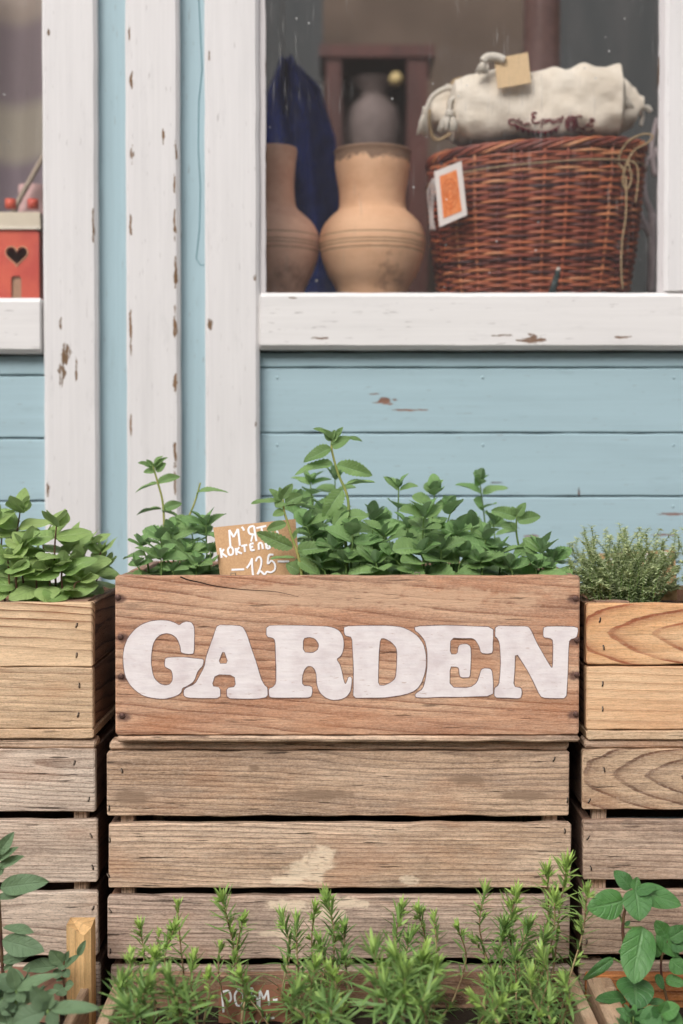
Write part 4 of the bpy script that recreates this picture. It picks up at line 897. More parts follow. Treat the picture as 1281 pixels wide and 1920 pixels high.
lp = planter('pine_planter', 'fresh yellow pine planter at left full of light green mint', X_(173)-.50, X_(173), [(1130, 1250), (1251.5, 1366)], YC, .28, [M['plLeft'], M['plLeft2']], (1367, 1385), 400)
for x, y, a in ((143,1172,20),(143,1228,10),(148,1285,0),(146,1340,15)): staple(lp, x, y, YC-.0004, a)
rp = planter('pine_planter', 'orange pine planter at right full of thyme', X_(1101), X_(1101)+.50, [(1132, 1246), (1250, 1368)], YC, .28, [M['plRight'], M['plRight2']], (1370, 1387), 430)
for x, y, a in ((1124,1162,10),(1131,1214,-10),(1129,1282,5),(1129,1329,0)): staple(rp, x, y, YC-.0004, a)
# corner gusset in right planter, and short piece in the left one
zt = PZ(1132, YC)
mb = MB(); a_ = [(PX(1117, 1.62), YC+.0175), (PX(1187, YC), YC+.0175), (PX(1187, YC), YC+.024), (PX(1128, 1.66), YC+.055), (X_(1117)+.002, YC+.055)]
n_ = len(a_); mb.add([(x, y, zt-.004) for x, y in a_]+[(x, y, zt+.0012) for x, y in a_], [tuple(reversed(range(n_))), tuple(range(n_, 2*n_))]+[(i, (i+1) % n_, (i+1) % n_+n_, i+n_) for i in range(n_)])
obj('corner_block', mb.mesh('gusset'), M['plside'], rp)
zt = PZ(1130, YC)
mb = MB(); a_ = [(X_(80), YC+.0175), (X_(159), YC+.0175), (X_(159), YC+.06), (X_(150), YC+.06)]
n_ = len(a_); mb.add([(x, y, zt-.004) for x, y in a_]+[(x, y, zt+.0012) for x, y in a_], [tuple(reversed(range(n_))), tuple(range(n_, 2*n_))]+[(i, (i+1) % n_, (i+1) % n_+n_, i+n_) for i in range(n_)])
obj('corner_block', mb.mesh('gusset'), M['plside'], lp)

# ---- front troughs standing on the ground
M['trough'] = wood('brown trough board', light=(176,140,112), mid=(146,110,86), dark=(92,60,46), period=.0058, contrast=.85, grey=.15, dirt=.3, fib=.7, warp=.04)
M['troughtop'] = wood('sawn trough edge', light=(206,178,148), mid=(180,150,122), dark=(130,100,80), period=.009, contrast=.4, grey=.3, dirt=.25)
M['troughR'] = wood('orange trough board', light=(206,136,78), mid=(176,104,58), dark=(110,58,34), period=.010, contrast=.8, grey=.05, dirt=.2)
YT = 1.566; ZTR = PZ(1829, YT)
def trough(label, x0, x1, mat, seed, mt2=None, thr=.013):
    t = thing('herb_trough', label, 'planter', ((x0+x1)/2, 1.4, 0))
    y0 = 1.25; y1 = YT+.014
    plank('back_board', x0, x1, .002, ZTR, YT, .014, mat, t, seed, wav=.0007)
    plank('front_board', x0, x1, .002, ZTR, y0, .014, mat, t, seed+1)
    dplank('side_board', x0, thr, y0+.0145, YT-.0005, .002, ZTR-.0015, mt2 or M['troughtop'], t, seed+2, wav=.0006)
    dplank('side_board', x1-thr, thr, y0+.0145, YT-.0005, .002, ZTR-.0015, mt2 or M['troughtop'], t, seed+3, wav=.0006)
    return t
tC = trough('brown wooden trough of rosemary in front of the middle crates', PX(214, YT), PX(1086, YT), M['trough'], 500)
tR = trough('brown trough of broad leaved herbs at bottom right, orange inside', PX(1104, YT), PX(1104, YT)+.48, M['troughR'], 520, None, .024)
vplank('corner_post', PX(1126, YT), PX(1150, YT), .003, ZTR-.0008, YT-.035, .030, M['troughtop'], tR, 540)
tL = trough('brown trough of grey green herbs at bottom left with a tall corner post', PX(172, YT)-.48, PX(172, YT), M['trough'], 560, None, .009)
M['newpine'] = wood('new pine post', light=(232,192,136), mid=(214,168,112), dark=(170,124,80), period=.012, contrast=.5, grey=.0, dirt=.1, crack=.25, fib=.35)
mb = MB(); Yq = YT-.034; xa, xb, xc = PX(118, Yq), PX(147, Yq), PX(166, Yq); zA = PZ(1738, Yq); zM = PZ(1751, Yq)
prof_ = [(xa, Yq+.006), (xa, Yq+.030), (xc, Yq+.030), (xc, Yq+.002), (xb+.004, Yq-.002), (xb, Yq+.0), (xb-.012, Yq+.004)]
zz_ = [zA, zA+.001, zA+.001, zM+.006, zM-.001, zM, zM+.005]
n_ = len(prof_)
mb.add([(x-(xa+xc)/2, y-Yq, .003-.12) for x, y in prof_]+[(x-(xa+xc)/2, y-Yq, z-.12) for (x, y), z in zip(prof_, zz_)], [tuple(range(n_)), tuple(reversed(range(n_, 2*n_)))]+[((i+1) % n_, i, i+n_, (i+1) % n_+n_) for i in range(n_)])
me = mb.mesh('post')
for vv in me.vertices: vv.co = Vector((vv.co.z, vv.co.y, -vv.co.x))
obj('corner_post', me, M['newpine'], tL, T(((xa+xc)/2, Yq, .12)) @ RY(-pi/2))

# ---- soil
b = NB('potting soil'); v = b.objc(); n_ = b.noise(v, (150, 150, 150), 1, 6, .7); M['soil'] = b.done(b.principled(b.mix(n_, (.012, .009, .007, 1), (.06, .045, .035, 1)), .95, .1, b.bump(n_, .004, 1)))
def soil(x0, x1, y0, y1, z):
    n, m = int((x1-x0)/.012), int((y1-y0)/.012); mb = MB()
    mb.add([(x0+(x1-x0)*i/n, y0+(y1-y0)*j/m, z+.004*mnoise.noise((i*.7, j*.7, z*9))) for j in range(m+1) for i in range(n+1)], [(j*(n+1)+i, j*(n+1)+i+1, (j+1)*(n+1)+i+1, (j+1)*(n+1)+i) for j in range(m) for i in range(n)])
    o = obj('soil', mb.mesh('soil', True), M['soil']); tag(o, 'dark crumbly potting soil between the stems in the box', 'soil', 'soil in the herb boxes', 'stuff'); return o
SZC = ZP1-.030; SZL = PZ(1130, YC)-.022; SZF = ZTR-.035
soil(XP0+.016, XP1-.016, YP+TB+.001, YP+DP-.015, SZC)
soil(X_(173)-.485, X_(173)-.016, YC+.018, YC+.265, SZL); soil(X_(1101)+.016, X_(1101)+.485, YC+.018, YC+.265, SZL)
soil(PX(214, YT)+.015, PX(1086, YT)-.015, 1.268, YT-.002, SZF); soil(PX(1104, YT)+.026, PX(1104, YT)+.455, 1.268, YT-.002, SZF); soil(PX(172, YT)-.465, PX(172, YT)-.011, 1.268, YT-.002, SZF)

# ------------------------------------------------------------------ price cards
b = NB('chalk marker'); M['marker'] = b.done(b.principled(RGB(238, 236, 236), .6, .3))
def price_card(label, cs, polys, parent_loc, rad=.0011, mat=None, sy=1.0):
    t = thing('price_card', label, 'sign', parent_loc)
    obj('card', card('card', cs, .0016, None).mesh('card'), mat or M['kraft'], t)
    n = (cs[1]-cs[0]).cross(cs[3]-cs[0]).normalized()
    if n.y > 0: n = -n
    mb = MB()
    for l in polys:
        # pixel coordinates -> point on the card plane
        q = []
        for (px, py) in (curve_2d(l, 4) if len(l) > 2 else l):
            o_ = Vector((0, 0, EYE)); d = (P(px, py, 2)-o_); tt = (cs[0]-o_).dot(n)/d.dot(n); q.append(o_+d*tt+n*.0001)
        mb.tube(q, rad, 6, flat=tuple(n))
    obj('lettering', mb.mesh('lettering'), M['marker'], t); return t
Yc = 1.640
def Zc(X, Y): return (390+X/7.117, 960+Y/7.117)
L1 = [[(300,455),(285,240)], [(285,240),(345,335)], [(345,335),(400,225)], [(402,225),(428,450)],           # М
      [(448,200),(470,220),(482,250)],                                                                        # '
      [(612,185),(560,200),(540,240),(560,290),(620,300)], [(615,185),(630,290),(648,390)], [(600,300),(575,395)],  # Я
      [(645,215),(780,185)], [(715,200),(735,380)],                                                            # Т
      [(800,375),(860,180)], [(860,180),(930,265)], [(930,265),(935,370)], [(820,310),(915,300)],               # А
      [(165,480),(185,612)], [(215,495),(170,555)], [(178,545),(255,600)],                                      # К
      [(305,460),(268,500),(285,570),(330,560),(335,500),(305,460)],                                            # О
      [(370,480),(385,575)], [(420,470),(375,525)], [(378,520),(455,555)],                                     # К
      [(445,455),(525,440)], [(485,450),(495,535)],                                                             # Т
      [(610,415),(560,430)], [(560,430),(575,515)], [(562,470),(605,462)], [(575,515),(625,505)],               # Е
      [(680,505),(675,425)], [(675,425),(700,412),(722,420)], [(722,420),(735,495)],                            # Л
      [(770,410),(785,490)], [(785,490),(825,480),(822,450),(780,448)],                                         # Ь
      [(315,772),(485,765)], [(518,750),(560,690),(590,620)], [(588,615),(592,740),(604,855)],                   # — 1
      [(640,660),(655,620),(690,600),(715,650),(700,740),(660,830)], [(660,830),(700,790),(750,830),(775,815)],  # 2
      [(875,572),(825,570),(805,600)], [(805,600),(800,690),(850,650),(895,700),(890,770),(840,805),(790,795),(775,815)],  # 5
      [(930,660),(1085,660)]]
price_card('kraft price card with white handwriting and -125- standing in the mint', [P(400, 989, Yc+.018), P(554, 973, Yc+.018), P(565, 1098, Yc-.004), P(416, 1104, Yc-.004)], [[Zc(*p) for p in l] for l in L1], P(485, 1098, Yc), .00125)
def Zr(X, Y): return (200+X/3.558, 1660+Y/3.558)
L2 = [[(770,710),(780,848)], [(772,712),(815,705),(830,760),(800,785),(782,775)], [(880,690),(855,735),(870,800),(905,790),(910,730),(880,690)],
      [(945,690),(975,690),(955,740)], [(955,740),(1000,745),(1005,800),(965,825)], [(1020,815),(1022,700)], [(1022,700),(1048,760)], [(1048,760),(1075,700)], [(1075,700),(1085,800)], [(1110,765),(1140,762)],
      [(1045,885),(1120,885)], [(985,920),(1000,905)]]
price_card('dark kraft plant card with white handwriting among the rosemary', [P(410, 1850, 1.530), P(545, 1845, 1.530), P(548, 1960, 1.515), P(410, 1960, 1.515)], [[Zr(*p) for p in l] for l in L2], P(480, 1950, 1.52), .0012, plain('dark kraft card', RGB(150, 104, 82), .85, .2, .1, (300,300,300), .0002))
L3 = [[(1236,1032),(1238,1052)], [(1238,1052),(1248,1054)], [(1248,1034),(1249,1058)], [(1256,1036),(1252,1046),(1260,1052)], [(1228,1050),(1238,1046)], [(1200,1040),(1208,1054)], [(1214,1038),(1208,1052)], [(1168,1046),(1180,1060)], [(1150,1060),(1166,1062)], [(1142,1040),(1150,1056)], [(1126,1060),(1136,1048)], [(1186,1062),(1194,1044)]]
price_card('kraft price card with white handwriting standing behind the thyme', [P(1120, 1038, 1.80), P(1266, 1030, 1.80), P(1270, 1125, 1.79), P(1124, 1128, 1.79)], L3, P(1195, 1125, 1.79), .0016)
cs4 = [P(8, 1812, 1.53), P(112, 1818, 1.53), P(112, 1950, 1.52), P(8, 1950, 1.52)]
t = thing('plant_card', 'plain kraft card among the grey green herbs at bottom left', 'sign', P(60, 1940, 1.52)); obj('card', card('card', cs4, .0015, None).mesh('card'), plain('rosy kraft card', RGB(168, 124, 104), .85, .2, .1, (300,300,300), .0002), t)

# ------------------------------------------------------------------ foliage
def leaf_mesh(kind, seed):
    r_ = random.Random(seed); N = {'mint': 30, 'basil': 16, 'sage': 14}[kind]; C_ = 6
    droop = r_.uniform(.04, .36); fold = r_.uniform(.10, .32); tw = r_.uniform(-.35, .35); side = r_.uniform(-.08, .08)
    if kind == 'basil': fold *= .6; droop = r_.uniform(.0, .2)
    if kind == 'sage': fold *= .8; droop = r_.uniform(.0, .14)
    vs = []; uvs = []; ph = r_.random()*9
    for i in range(N+1):
        t = i/N
        if kind == 'mint': wd = (sin(pi*min(1, t**.80))**.62) if 0 < t < 1 else 0
        elif kind == 'basil': wd = (sin(pi*min(1, t**.74))**.62) if 0 < t < 1 else 0
        else: wd = (sin(pi*min(1, t**.90))**.72) if 0 < t < 1 else 0
        hw = .5*wd
        if kind == 'mint':
            s = (t*10) % 1; hw *= 1 + .30*(.5-s)*(1 if .04 < t < .97 else 0)
        for j in range(C_+1):
            v_ = -1+2*j/C_; av = abs(v_)
            q = t*7-av*1.5
            quilt = (.028 if kind == 'mint' else .018 if kind == 'basil' else .010)*abs(sin(pi*q))*sin(pi*av)*wd
            z = fold*hw*av - droop*t*t + quilt + .03*wd*mnoise.noise((t*3.5+ph, v_*1.6, seed)) + .02*av*sin(t*9+ph+v_)
            if kind == 'basil': z += -.10*hw*av*av + .02*sin(t*6+ph)
            y = hw*v_*cos(tw*t) + side*sin(pi*t)*.4; z += hw*v_*sin(tw*t)
            vs.append((t, y, z)); uvs.append((t, (v_+1)/2))
    fs = [(i*(C_+1)+j, (i+1)*(C_+1)+j, (i+1)*(C_+1)+j+1, i*(C_+1)+j+1) for i in range(N) for j in range(C_)]
    me = bpy.data.meshes.new(kind+'_leaf'); me.from_pydata(vs, [], fs); me.polygons.foreach_set('use_smooth', [True]*len(fs))
    uvl = me.uv_layers.new(name='UVMap')
    for lp_ in me.loops: uvl.data[lp_.index].uv = uvs[lp_.vertex_index]
    me.update(); return me
M['mint'] = leafmat('mint leaf', (.185, .31, .10, 1), (.28, .45, .15, 1), (.22, .33, .20, 1), (.31, .47, .25, 1), .4, .28, .6, 10)
M['mintY'] = leafmat('young mint leaf', (.20, .37, .12, 1), (.29, .48, .17, 1), (.25, .38, .20, 1), (.36, .54, .26, 1), .48, .32, .5, 9)
M['mintLY'] = leafmat('young pale mint leaf', (.30, .45, .13, 1), (.42, .56, .19, 1), (.34, .46, .21, 1), (.45, .58, .26, 1), .45, .32, .25, 7)
M['mintL'] = leafmat('pale mint leaf', (.27, .43, .13, 1), (.42, .58, .20, 1), (.28, .40, .18, 1), (.34, .48, .20, 1), .45, .28, .25, 7)
M['basil'] = leafmat('basil leaf', (.065, .185, .055, 1), (.11, .29, .07, 1), (.16, .28, .14, 1), (.24, .42, .19, 1), .33, .22, .28, 5)
M['sage'] = leafmat('grey mint leaf', (.125, .205, .105, 1), (.19, .30, .15, 1), (.17, .26, .16, 1), (.23, .33, .20, 1), .5, .18, .22, 7)
M['stemG'] = plain('green stem', (.16, .26, .07, 1), .6, .3, .3, (60, 60, 60)); M['stemY'] = plain('yellow green stem', RGB(165, 160, 95), .6, .3, .2, (60, 60, 60), .0003, RGB(130, 150, 80)); M['stemP'] = plain('purple stem', RGB(78, 46, 44), .5, .3, .3, (60, 60, 60), .0003, RGB(104, 84, 56))
M['stemW'] = plain('woody rosemary stem', RGB(168, 150, 112), .8, .2, .3, (90, 90, 90), .0004, RGB(120, 95, 70))
LM = {}
for kind, mt in (('mint', 'mint'), ('mint', 'mintY'), ('basil', 'mintLY'), ('mint', 'mintL'), ('basil', 'basil'), ('basil', 'mintL'), ('sage', 'sage')):
    LM[kind, mt] = []
    for s in range(8):
        me = leaf_mesh(kind, s*13+5); me.materials.append(M[mt]); LM[kind, mt].append(me)
VIEW = Vector((0, -1, 0)); UP = Vector((0, 0, 1))
def leaf(parent, key, base, tip, wd, nrm, rnd, name='leaf'):
    x = tip-base; L = x.length; x = x.normalized(); z = nrm - x*nrm.dot(x)
    if z.length < 1e-3: z = x.orthogonal()
    z.normalize(); y = z.cross(x)
    R = Matrix((x*L, y*wd, z*L)).transposed().to_4x4()
    me = LM[key][rnd.randrange(8)]
    return obj(name, me, None, parent, T(base) @ R)
def L2d(parent, key, Y, bx, by, tx, ty, w_, roll=15, dy=-.006, rnd=random.Random(7)):
    """leaf from pixel (bx,by) to (tx,ty) at depth Y, true width w_ pixels, roll 0 faces the viewer, 90 lies flat"""
    b_ = P(bx, by, Y); t_ = P(tx, ty, Y+dy); a = radians(roll)
    n = VIEW*cos(a)+UP*sin(a)+Vector((rnd.uniform(-.25, .25), 0, 0)); return leaf(parent, key, b_, t_, mm(w_, Y), n, rnd)
def stem(plant, pts, r0, r1, mat, name='stem'):
    c_ = curve(pts, 6); mb = MB(); mb.tube(c_, r0, 7, r1); return obj(name, mb.mesh('stem', True), mat, plant, Matrix.Identity(4)), c_
def shoot(plant, pts, key, seed, size=.026, aspect=.62, nodes=6, start=.15, smat=None, r0=.0014, guard=None, top=True, splay=1.0):
    size *= 1.52; aspect *= 1.0; nodes = max(2, round(nodes*.7))
    rnd = random.Random(seed); so, c_ = stem(plant, pts, r0, r0*.55, smat or M['stemG'])
    n = len(c_)-1; az = rnd.uniform(0, pi)
    for i in range(nodes):
        t = start+(1-start)*(1-(1-(i+.5)/nodes)**1.25); f = t*n; k = min(int(f), n-1); p = c_[k].lerp(c_[k+1], f-k)
        u = (i+.5)/nodes; s = size*(1.0-.38*u**1.6)*rnd.uniform(.82, 1.12)
        elv = radians(-8+50*u**1.3)*1.0
        for q in (0, 1):
            a = az+pi*q+rnd.uniform(-.3, .3); e = elv+rnd.uniform(-.25, .25)
            d = Vector((cos(a)*cos(e), sin(a)*cos(e)*.85, sin(e)))
            if guard and (p+d*s).y < guard[0] and (p+d*s).z < guard[1]: d.y = abs(d.y)
            if guard and p.y+d.y*s > guard[2]: d.y = -abs(d.y)*.4
            nm = UP*cos(e)+Vector((-cos(a), -sin(a), 0))*sin(e)+VIEW*.6
            kk = key if (u < .55 or rnd.random() < .5 or (key[0], key[1]+'Y') not in LM) else (key[0], key[1]+'Y')
            leaf(so, kk, p+d*.0015, p+d*s, s*aspect*rnd.uniform(.85, 1.1), nm, rnd)
        az += pi/2+rnd.uniform(-.2, .2)
    if top:
        p = c_[-1]
        for q in range(4):
            a = az+q*pi/2; e = radians(52 if q < 2 else 62)+rnd.uniform(-.15, .15); s = size*(.55 if q % 2 else .40)*rnd.uniform(.85, 1.1)
            d = Vector((cos(a)*cos(e), sin(a)*cos(e), sin(e))); nm = UP*cos(e)+Vector((-cos(a), -sin(a), 0))*sin(e)
            kk = (key[0], key[1]+'Y') if (key[0], key[1]+'Y') in LM else key
            leaf(so, kk, p, p+d*s, s*aspect*.9, nm+VIEW*.2, rnd)
    return so
MK = ('mint', 'mint'); RN = random.Random(21)
GC = (YP+TB+.004, ZP1+.002, YP+DP-.016)
def base_at(px, Y, z): p = P(px, 1000, Y); return Vector((p.x, Y, z))
# ---- middle planter mint
pA = thing('mint_plant', 'leggy mint with a tall thin shoot at the far left of the GARDEN box', 'herb', base_at(300, 1.74, SZC))
Yv = 1.76
s_, _ = stem(pA, [base_at(315, Yv, SZC), P(308, 1060, Yv), P(308, 985, Yv), P(305, 940, Yv), P(296, 905, Yv), P(290, 884, Yv), P(287, 872, Yv)], .0017, .0011, M['stemY'])
for a in ((288,880,262,864,9,50),(289,878,312,856,11,40),(289,884,270,884,12,30),(292,882,311,869,17,20),(296,907,252,918,13,55),(297,906,334,890,16,35),(286,874,276,862,8,30),(288,874,302,853,7,60),(303,955,256,956,8,70),(303,958,340,967,12,60),(308,955,338,942,18,25),(310,990,322,1012,18,20)): L2d(s_, MK, Yv, *a, rnd=RN)
s_, _ = stem(pA, [base_at(345, 1.74, SZC), P(338, 1010, 1.74), P(352, 975, 1.74), P(366, 940, 1.74), P(376, 905, 1.74)], .0016, .0010, M['stemY'])
for a in ((368,925,421,909,14,55),(340,990,322,972,20,15),(345,985,368,970,24,20),(350,978,330,968,18,30),(345,1000,318,1010,22,30)): L2d(s_, MK, 1.74, *a, rnd=RN)
for i, (bx, tx, ty, Y, sz, nd) in enumerate(((390,386,985,1.70,.030,5),(372,360,1000,1.72,.028,5),(330,320,1000,1.70,.028,5),(345,352,1040,1.66,.026,4),(392,395,1035,1.66,.026,4),(365,372,1060,1.64,.024,3),(340,330,1020,1.74,.026,4))):
    shoot(pA, [base_at(bx, Y, SZC), P((bx+tx)/2, (1090+ty)/2, Y), P(tx, ty, Y)], MK, 300+i, sz, .6, nd, .2, guard=GC)
pB = thing('mint_plant', 'small bright mint in the front left corner of the GARDEN box', 'herb', base_at(290, 1.63, SZC))
for i, (bx, tx, ty, Y, sz, nd) in enumerate(((285,265,1022,1.64,.024,4),(300,302,1048,1.625,.032,3),(312,300,1008,1.66,.026,5),(270,258,1062,1.63,.022,2),(330,322,1070,1.625,.022,2))):
    shoot(pB, [base_at(bx, Y, SZC), P((bx+tx)/2+2, (1092+ty)/2, Y), P(tx, ty, Y)], MK, 340+i, sz, .58, nd, .2, guard=GC)
pC = thing('mint_plant', 'tallest mint, one curved shoot rising over the blue boards', 'herb', base_at(645, 1.68, SZC))
Yv = 1.665
s_, _ = stem(pC, [base_at(655, Yv, SZC), P(648, 1010, Yv), P(650, 977, Yv), P(654, 953, Yv), P(650, 925, Yv), P(637, 895, Yv), P(629, 871, Yv), P(622, 841, Yv), P(623, 822, Yv)], .0021, .0012, M['stemY'])
for a in ((621,840,569,861,26,20),(624,870,552,884,25,35),(632,871,698,888,25,20),(648,910,702,900,18,68),(623,824,591,800,14,55),(621,826,610,806,16,25),(628,822,643,801,13,30),(622,838,656,819,22,20),(652,822,679,825,10,40),(642,918,606,972,32,10),(650,970,690,965,30,30),(652,955,625,985,26,25),(622,826,634,812,14,10),(620,826,628,806,10,0)): L2d(s_, MK, Yv, *a, rnd=RN)
for i, (bx, tx, ty, Y, sz, nd) in enumerate(((600,582,906,1.80,.030,8),(625,628,895,1.82,.028,7),(610,606,960,1.76,.032,6),(640,640,988,1.67,.028,5),(655,662,1000,1.645,.030,5),(690,700,970,1.72,.032,5),(620,625,1030,1.64,.030,4),(670,688,1030,1.66,.030,4),(600,598,1012,1.70,.032,5),(640,645,1055,1.63,.028,3))):
    shoot(pC, [base_at(bx, Y, SZC), P((bx+tx)/2+RN.uniform(-8, 8), (1090+ty)/2, Y), P(tx, ty, Y)], MK, 400+i, sz, .62, nd, .15, guard=GC)
pD = thing('mint_plant', 'mint shoot leaning before the right edge of the -125- card', 'herb', base_at(566, 1.625, SZC))
Yv = 1.622
s_, _ = stem(pD, [base_at(572, Yv, SZC), P(566, 1077, Yv), P(559, 1040, Yv), P(550, 1014, Yv), P(540, 981, Yv), P(533, 958, Yv), P(531, 936, Yv)], .0021, .0012, M['stemY'])
for a in ((537,982,500,993,17,25),(549,1027,481,998,27,8),(554,1047,507,1046,10,70),(563,1072,540,1058,26,10),(529,937,507,917,15,25),(529,934,547,908,18,15),(526,940,471,942,15,62),(536,944,565,928,24,20),(536,950,574,940,14,60),(529,938,518,950,20,10),(530,936,525,915,14,5),(557,1032,622,1024,27,22),(559,1050,600,1075,24,15),(533,960,512,965,16,30),(550,1010,560,990,10,10)): L2d(s_, MK, Yv, *a, rnd=RN)
for i, (bx, tx, ty, Y, sz, nd) in enumerate(((590,560,945,1.72,.030,6),(600,575,985,1.68,.030,5),(585,590,1050,1.63,.028,4),(610,600,1065,1.625,.026,3))):
    shoot(pD, [base_at(bx, Y, SZC), P((bx+tx)/2+6, (1090+ty)/2, Y), P(tx, ty, Y)], MK, 440+i, sz, .62, nd, .2, guard=GC)
pE = thing('mint_plant', 'dense dark mint clump right of centre in the GARDEN box', 'herb', base_at(800, 1.68, SZC))
for i, (bx, tx, ty, Y, sz, nd) in enumerate(((765,748,914,1.74,.024,5),(800,795,968,1.63,.034,6),(812,815,925,1.72,.030,7),(770,765,990,1.68,.030,5),(735,720,1005,1.66,.032,5),(830,845,960,1.70,.032,6),(850,860,1000,1.68,.032,5),(785,790,1040,1.625,.030,4),(745,742,1050,1.63,.030,4),(700,705,1055,1.63,.032,4),(825,828,1030,1.63,.030,4),(860,870,1045,1.64,.030,4),(790,800,1000,1.76,.034,5),(720,715,985,1.76,.032,5))):
    shoot(pE, [base_at(bx, Y, SZC), P((bx+tx)/2+RN.uniform(-10, 10), (1090+ty)/2, Y), P(tx, ty, Y)], MK, 480+i, sz, .64, nd, .12, guard=GC)
Yv = 1.72
pF = thing('mint_plant', 'mint with blurred upright shoot, behind and right of the dense clump', 'herb', base_at(905, 1.80, SZC))
for i, (bx, tx, ty, Y, sz, nd) in enumerate(((915,900,906,1.84,.030,8),(890,885,985,1.70,.026,5),(905,912,1010,1.66,.028,5),(930,935,1040,1.66,.028,4),(900,900,1050,1.63,.028,3),(920,925,980,1.80,.030,5),(880,890,1060,1.64,.026,3))):
    shoot(pF, [base_at(bx, Y, SZC), P((bx+tx)/2+RN.uniform(-8, 8), (1090+ty)/2, Y), P(tx, ty, Y)], MK, 520+i, sz, .60, nd, .15, guard=GC)
pG = thing('mint_plant', 'sparser mint at the right end of the GARDEN box', 'herb', base_at(985, 1.70, SZC))
Yv = 1.68
s_, _ = stem(pG, [base_at(990, Yv, SZC), P(982, 1050, Yv), P(972, 1020, Yv), P(968, 990, Yv), P(970, 965, Yv)], .0016, .0010, M['stemG'])
for a in ((968,970,924,955,24,20),(968,968,986,943,18,10),(971,978,1012,965,24,25),(968,990,940,985,22,40),(968,992,960,980,14,30),(970,966,962,952,12,20),(975,1030,998,1018,18,20)): L2d(s_, MK, Yv, *a, rnd=RN)
for i, (bx, tx, ty, Y, sz, nd) in enumerate(((1015,1018,1035,1.66,.032,4),(1040,1038,1050,1.66,.028,3),(1000,1002,1065,1.63,.028,3),(960,955,1065,1.63,.032,3),(1045,1030,1070,1.64,.022,2))):
    shoot(pG, [base_at(bx, Y, SZC), P((bx+tx)/2+RN.uniform(-5, 5), (1090+ty)/2, Y), P(tx, ty, Y)], MK, 560+i, sz, .70, nd, .2, guard=GC)
# ---- left planter
GL = (YC+.022, PZ(1130, YC)+.002, YC+.262); LK = ('basil', 'mintL')
def clump(name, label, cat, px, specs, key, seed, Z, G, asp, smat, r0=.0015, yb=1110):
    p = thing(name, label, cat, base_at(px, specs[0][3], Z))
    for i, (bx, tx, ty, Y, sz, nd) in enumerate(specs):
        shoot(p, [base_at(bx, Y, Z), P((bx+tx)/2+RN.uniform(-6, 6), (yb+ty)/2, Y), P(tx, ty, Y)], key, seed+i, sz, asp, nd, .15, smat, r0, guard=G)
    return p
clump('lemon_mint_plant', 'light green mint at the left edge, its top touching the grey joint', 'herb', 25, ((30,38,958,1.70,.036,6),(10,5,985,1.72,.034,6),(50,45,1025,1.64,.034,5),(20,15,1050,1.63,.034,4),(35,35,1075,1.63,.032,3),(-20,-15,980,1.70,.036,6),(60,62,1050,1.68,.030,4)), LK, 600, SZL, GL, .72, M['stemP'])
clump('lemon_mint_plant', 'light green mint with the pointed top leaf before the white post', 'herb', 105, ((108,106,985,1.64,.036,6),(88,80,1015,1.68,.034,5),(125,128,1020,1.70,.034,5),(95,92,1065,1.63,.030,3),(120,118,1060,1.63,.032,4),(75,70,1080,1.63,.030,3)), LK, 640, SZL, GL, .70, M['stemP'])
clump('lemon_mint_plant', 'low light green mint in the right corner of the left planter', 'herb', 165, ((150,165,1020,1.74,.030,5),(165,190,1035,1.72,.026,5),(140,145,1055,1.66,.030,4),(158,180,1065,1.70,.024,4),(140,150,1090,1.63,.024,3),(160,200,1060,1.76,.022,3)), LK, 680, SZL, GL, .66, M['stemP'])

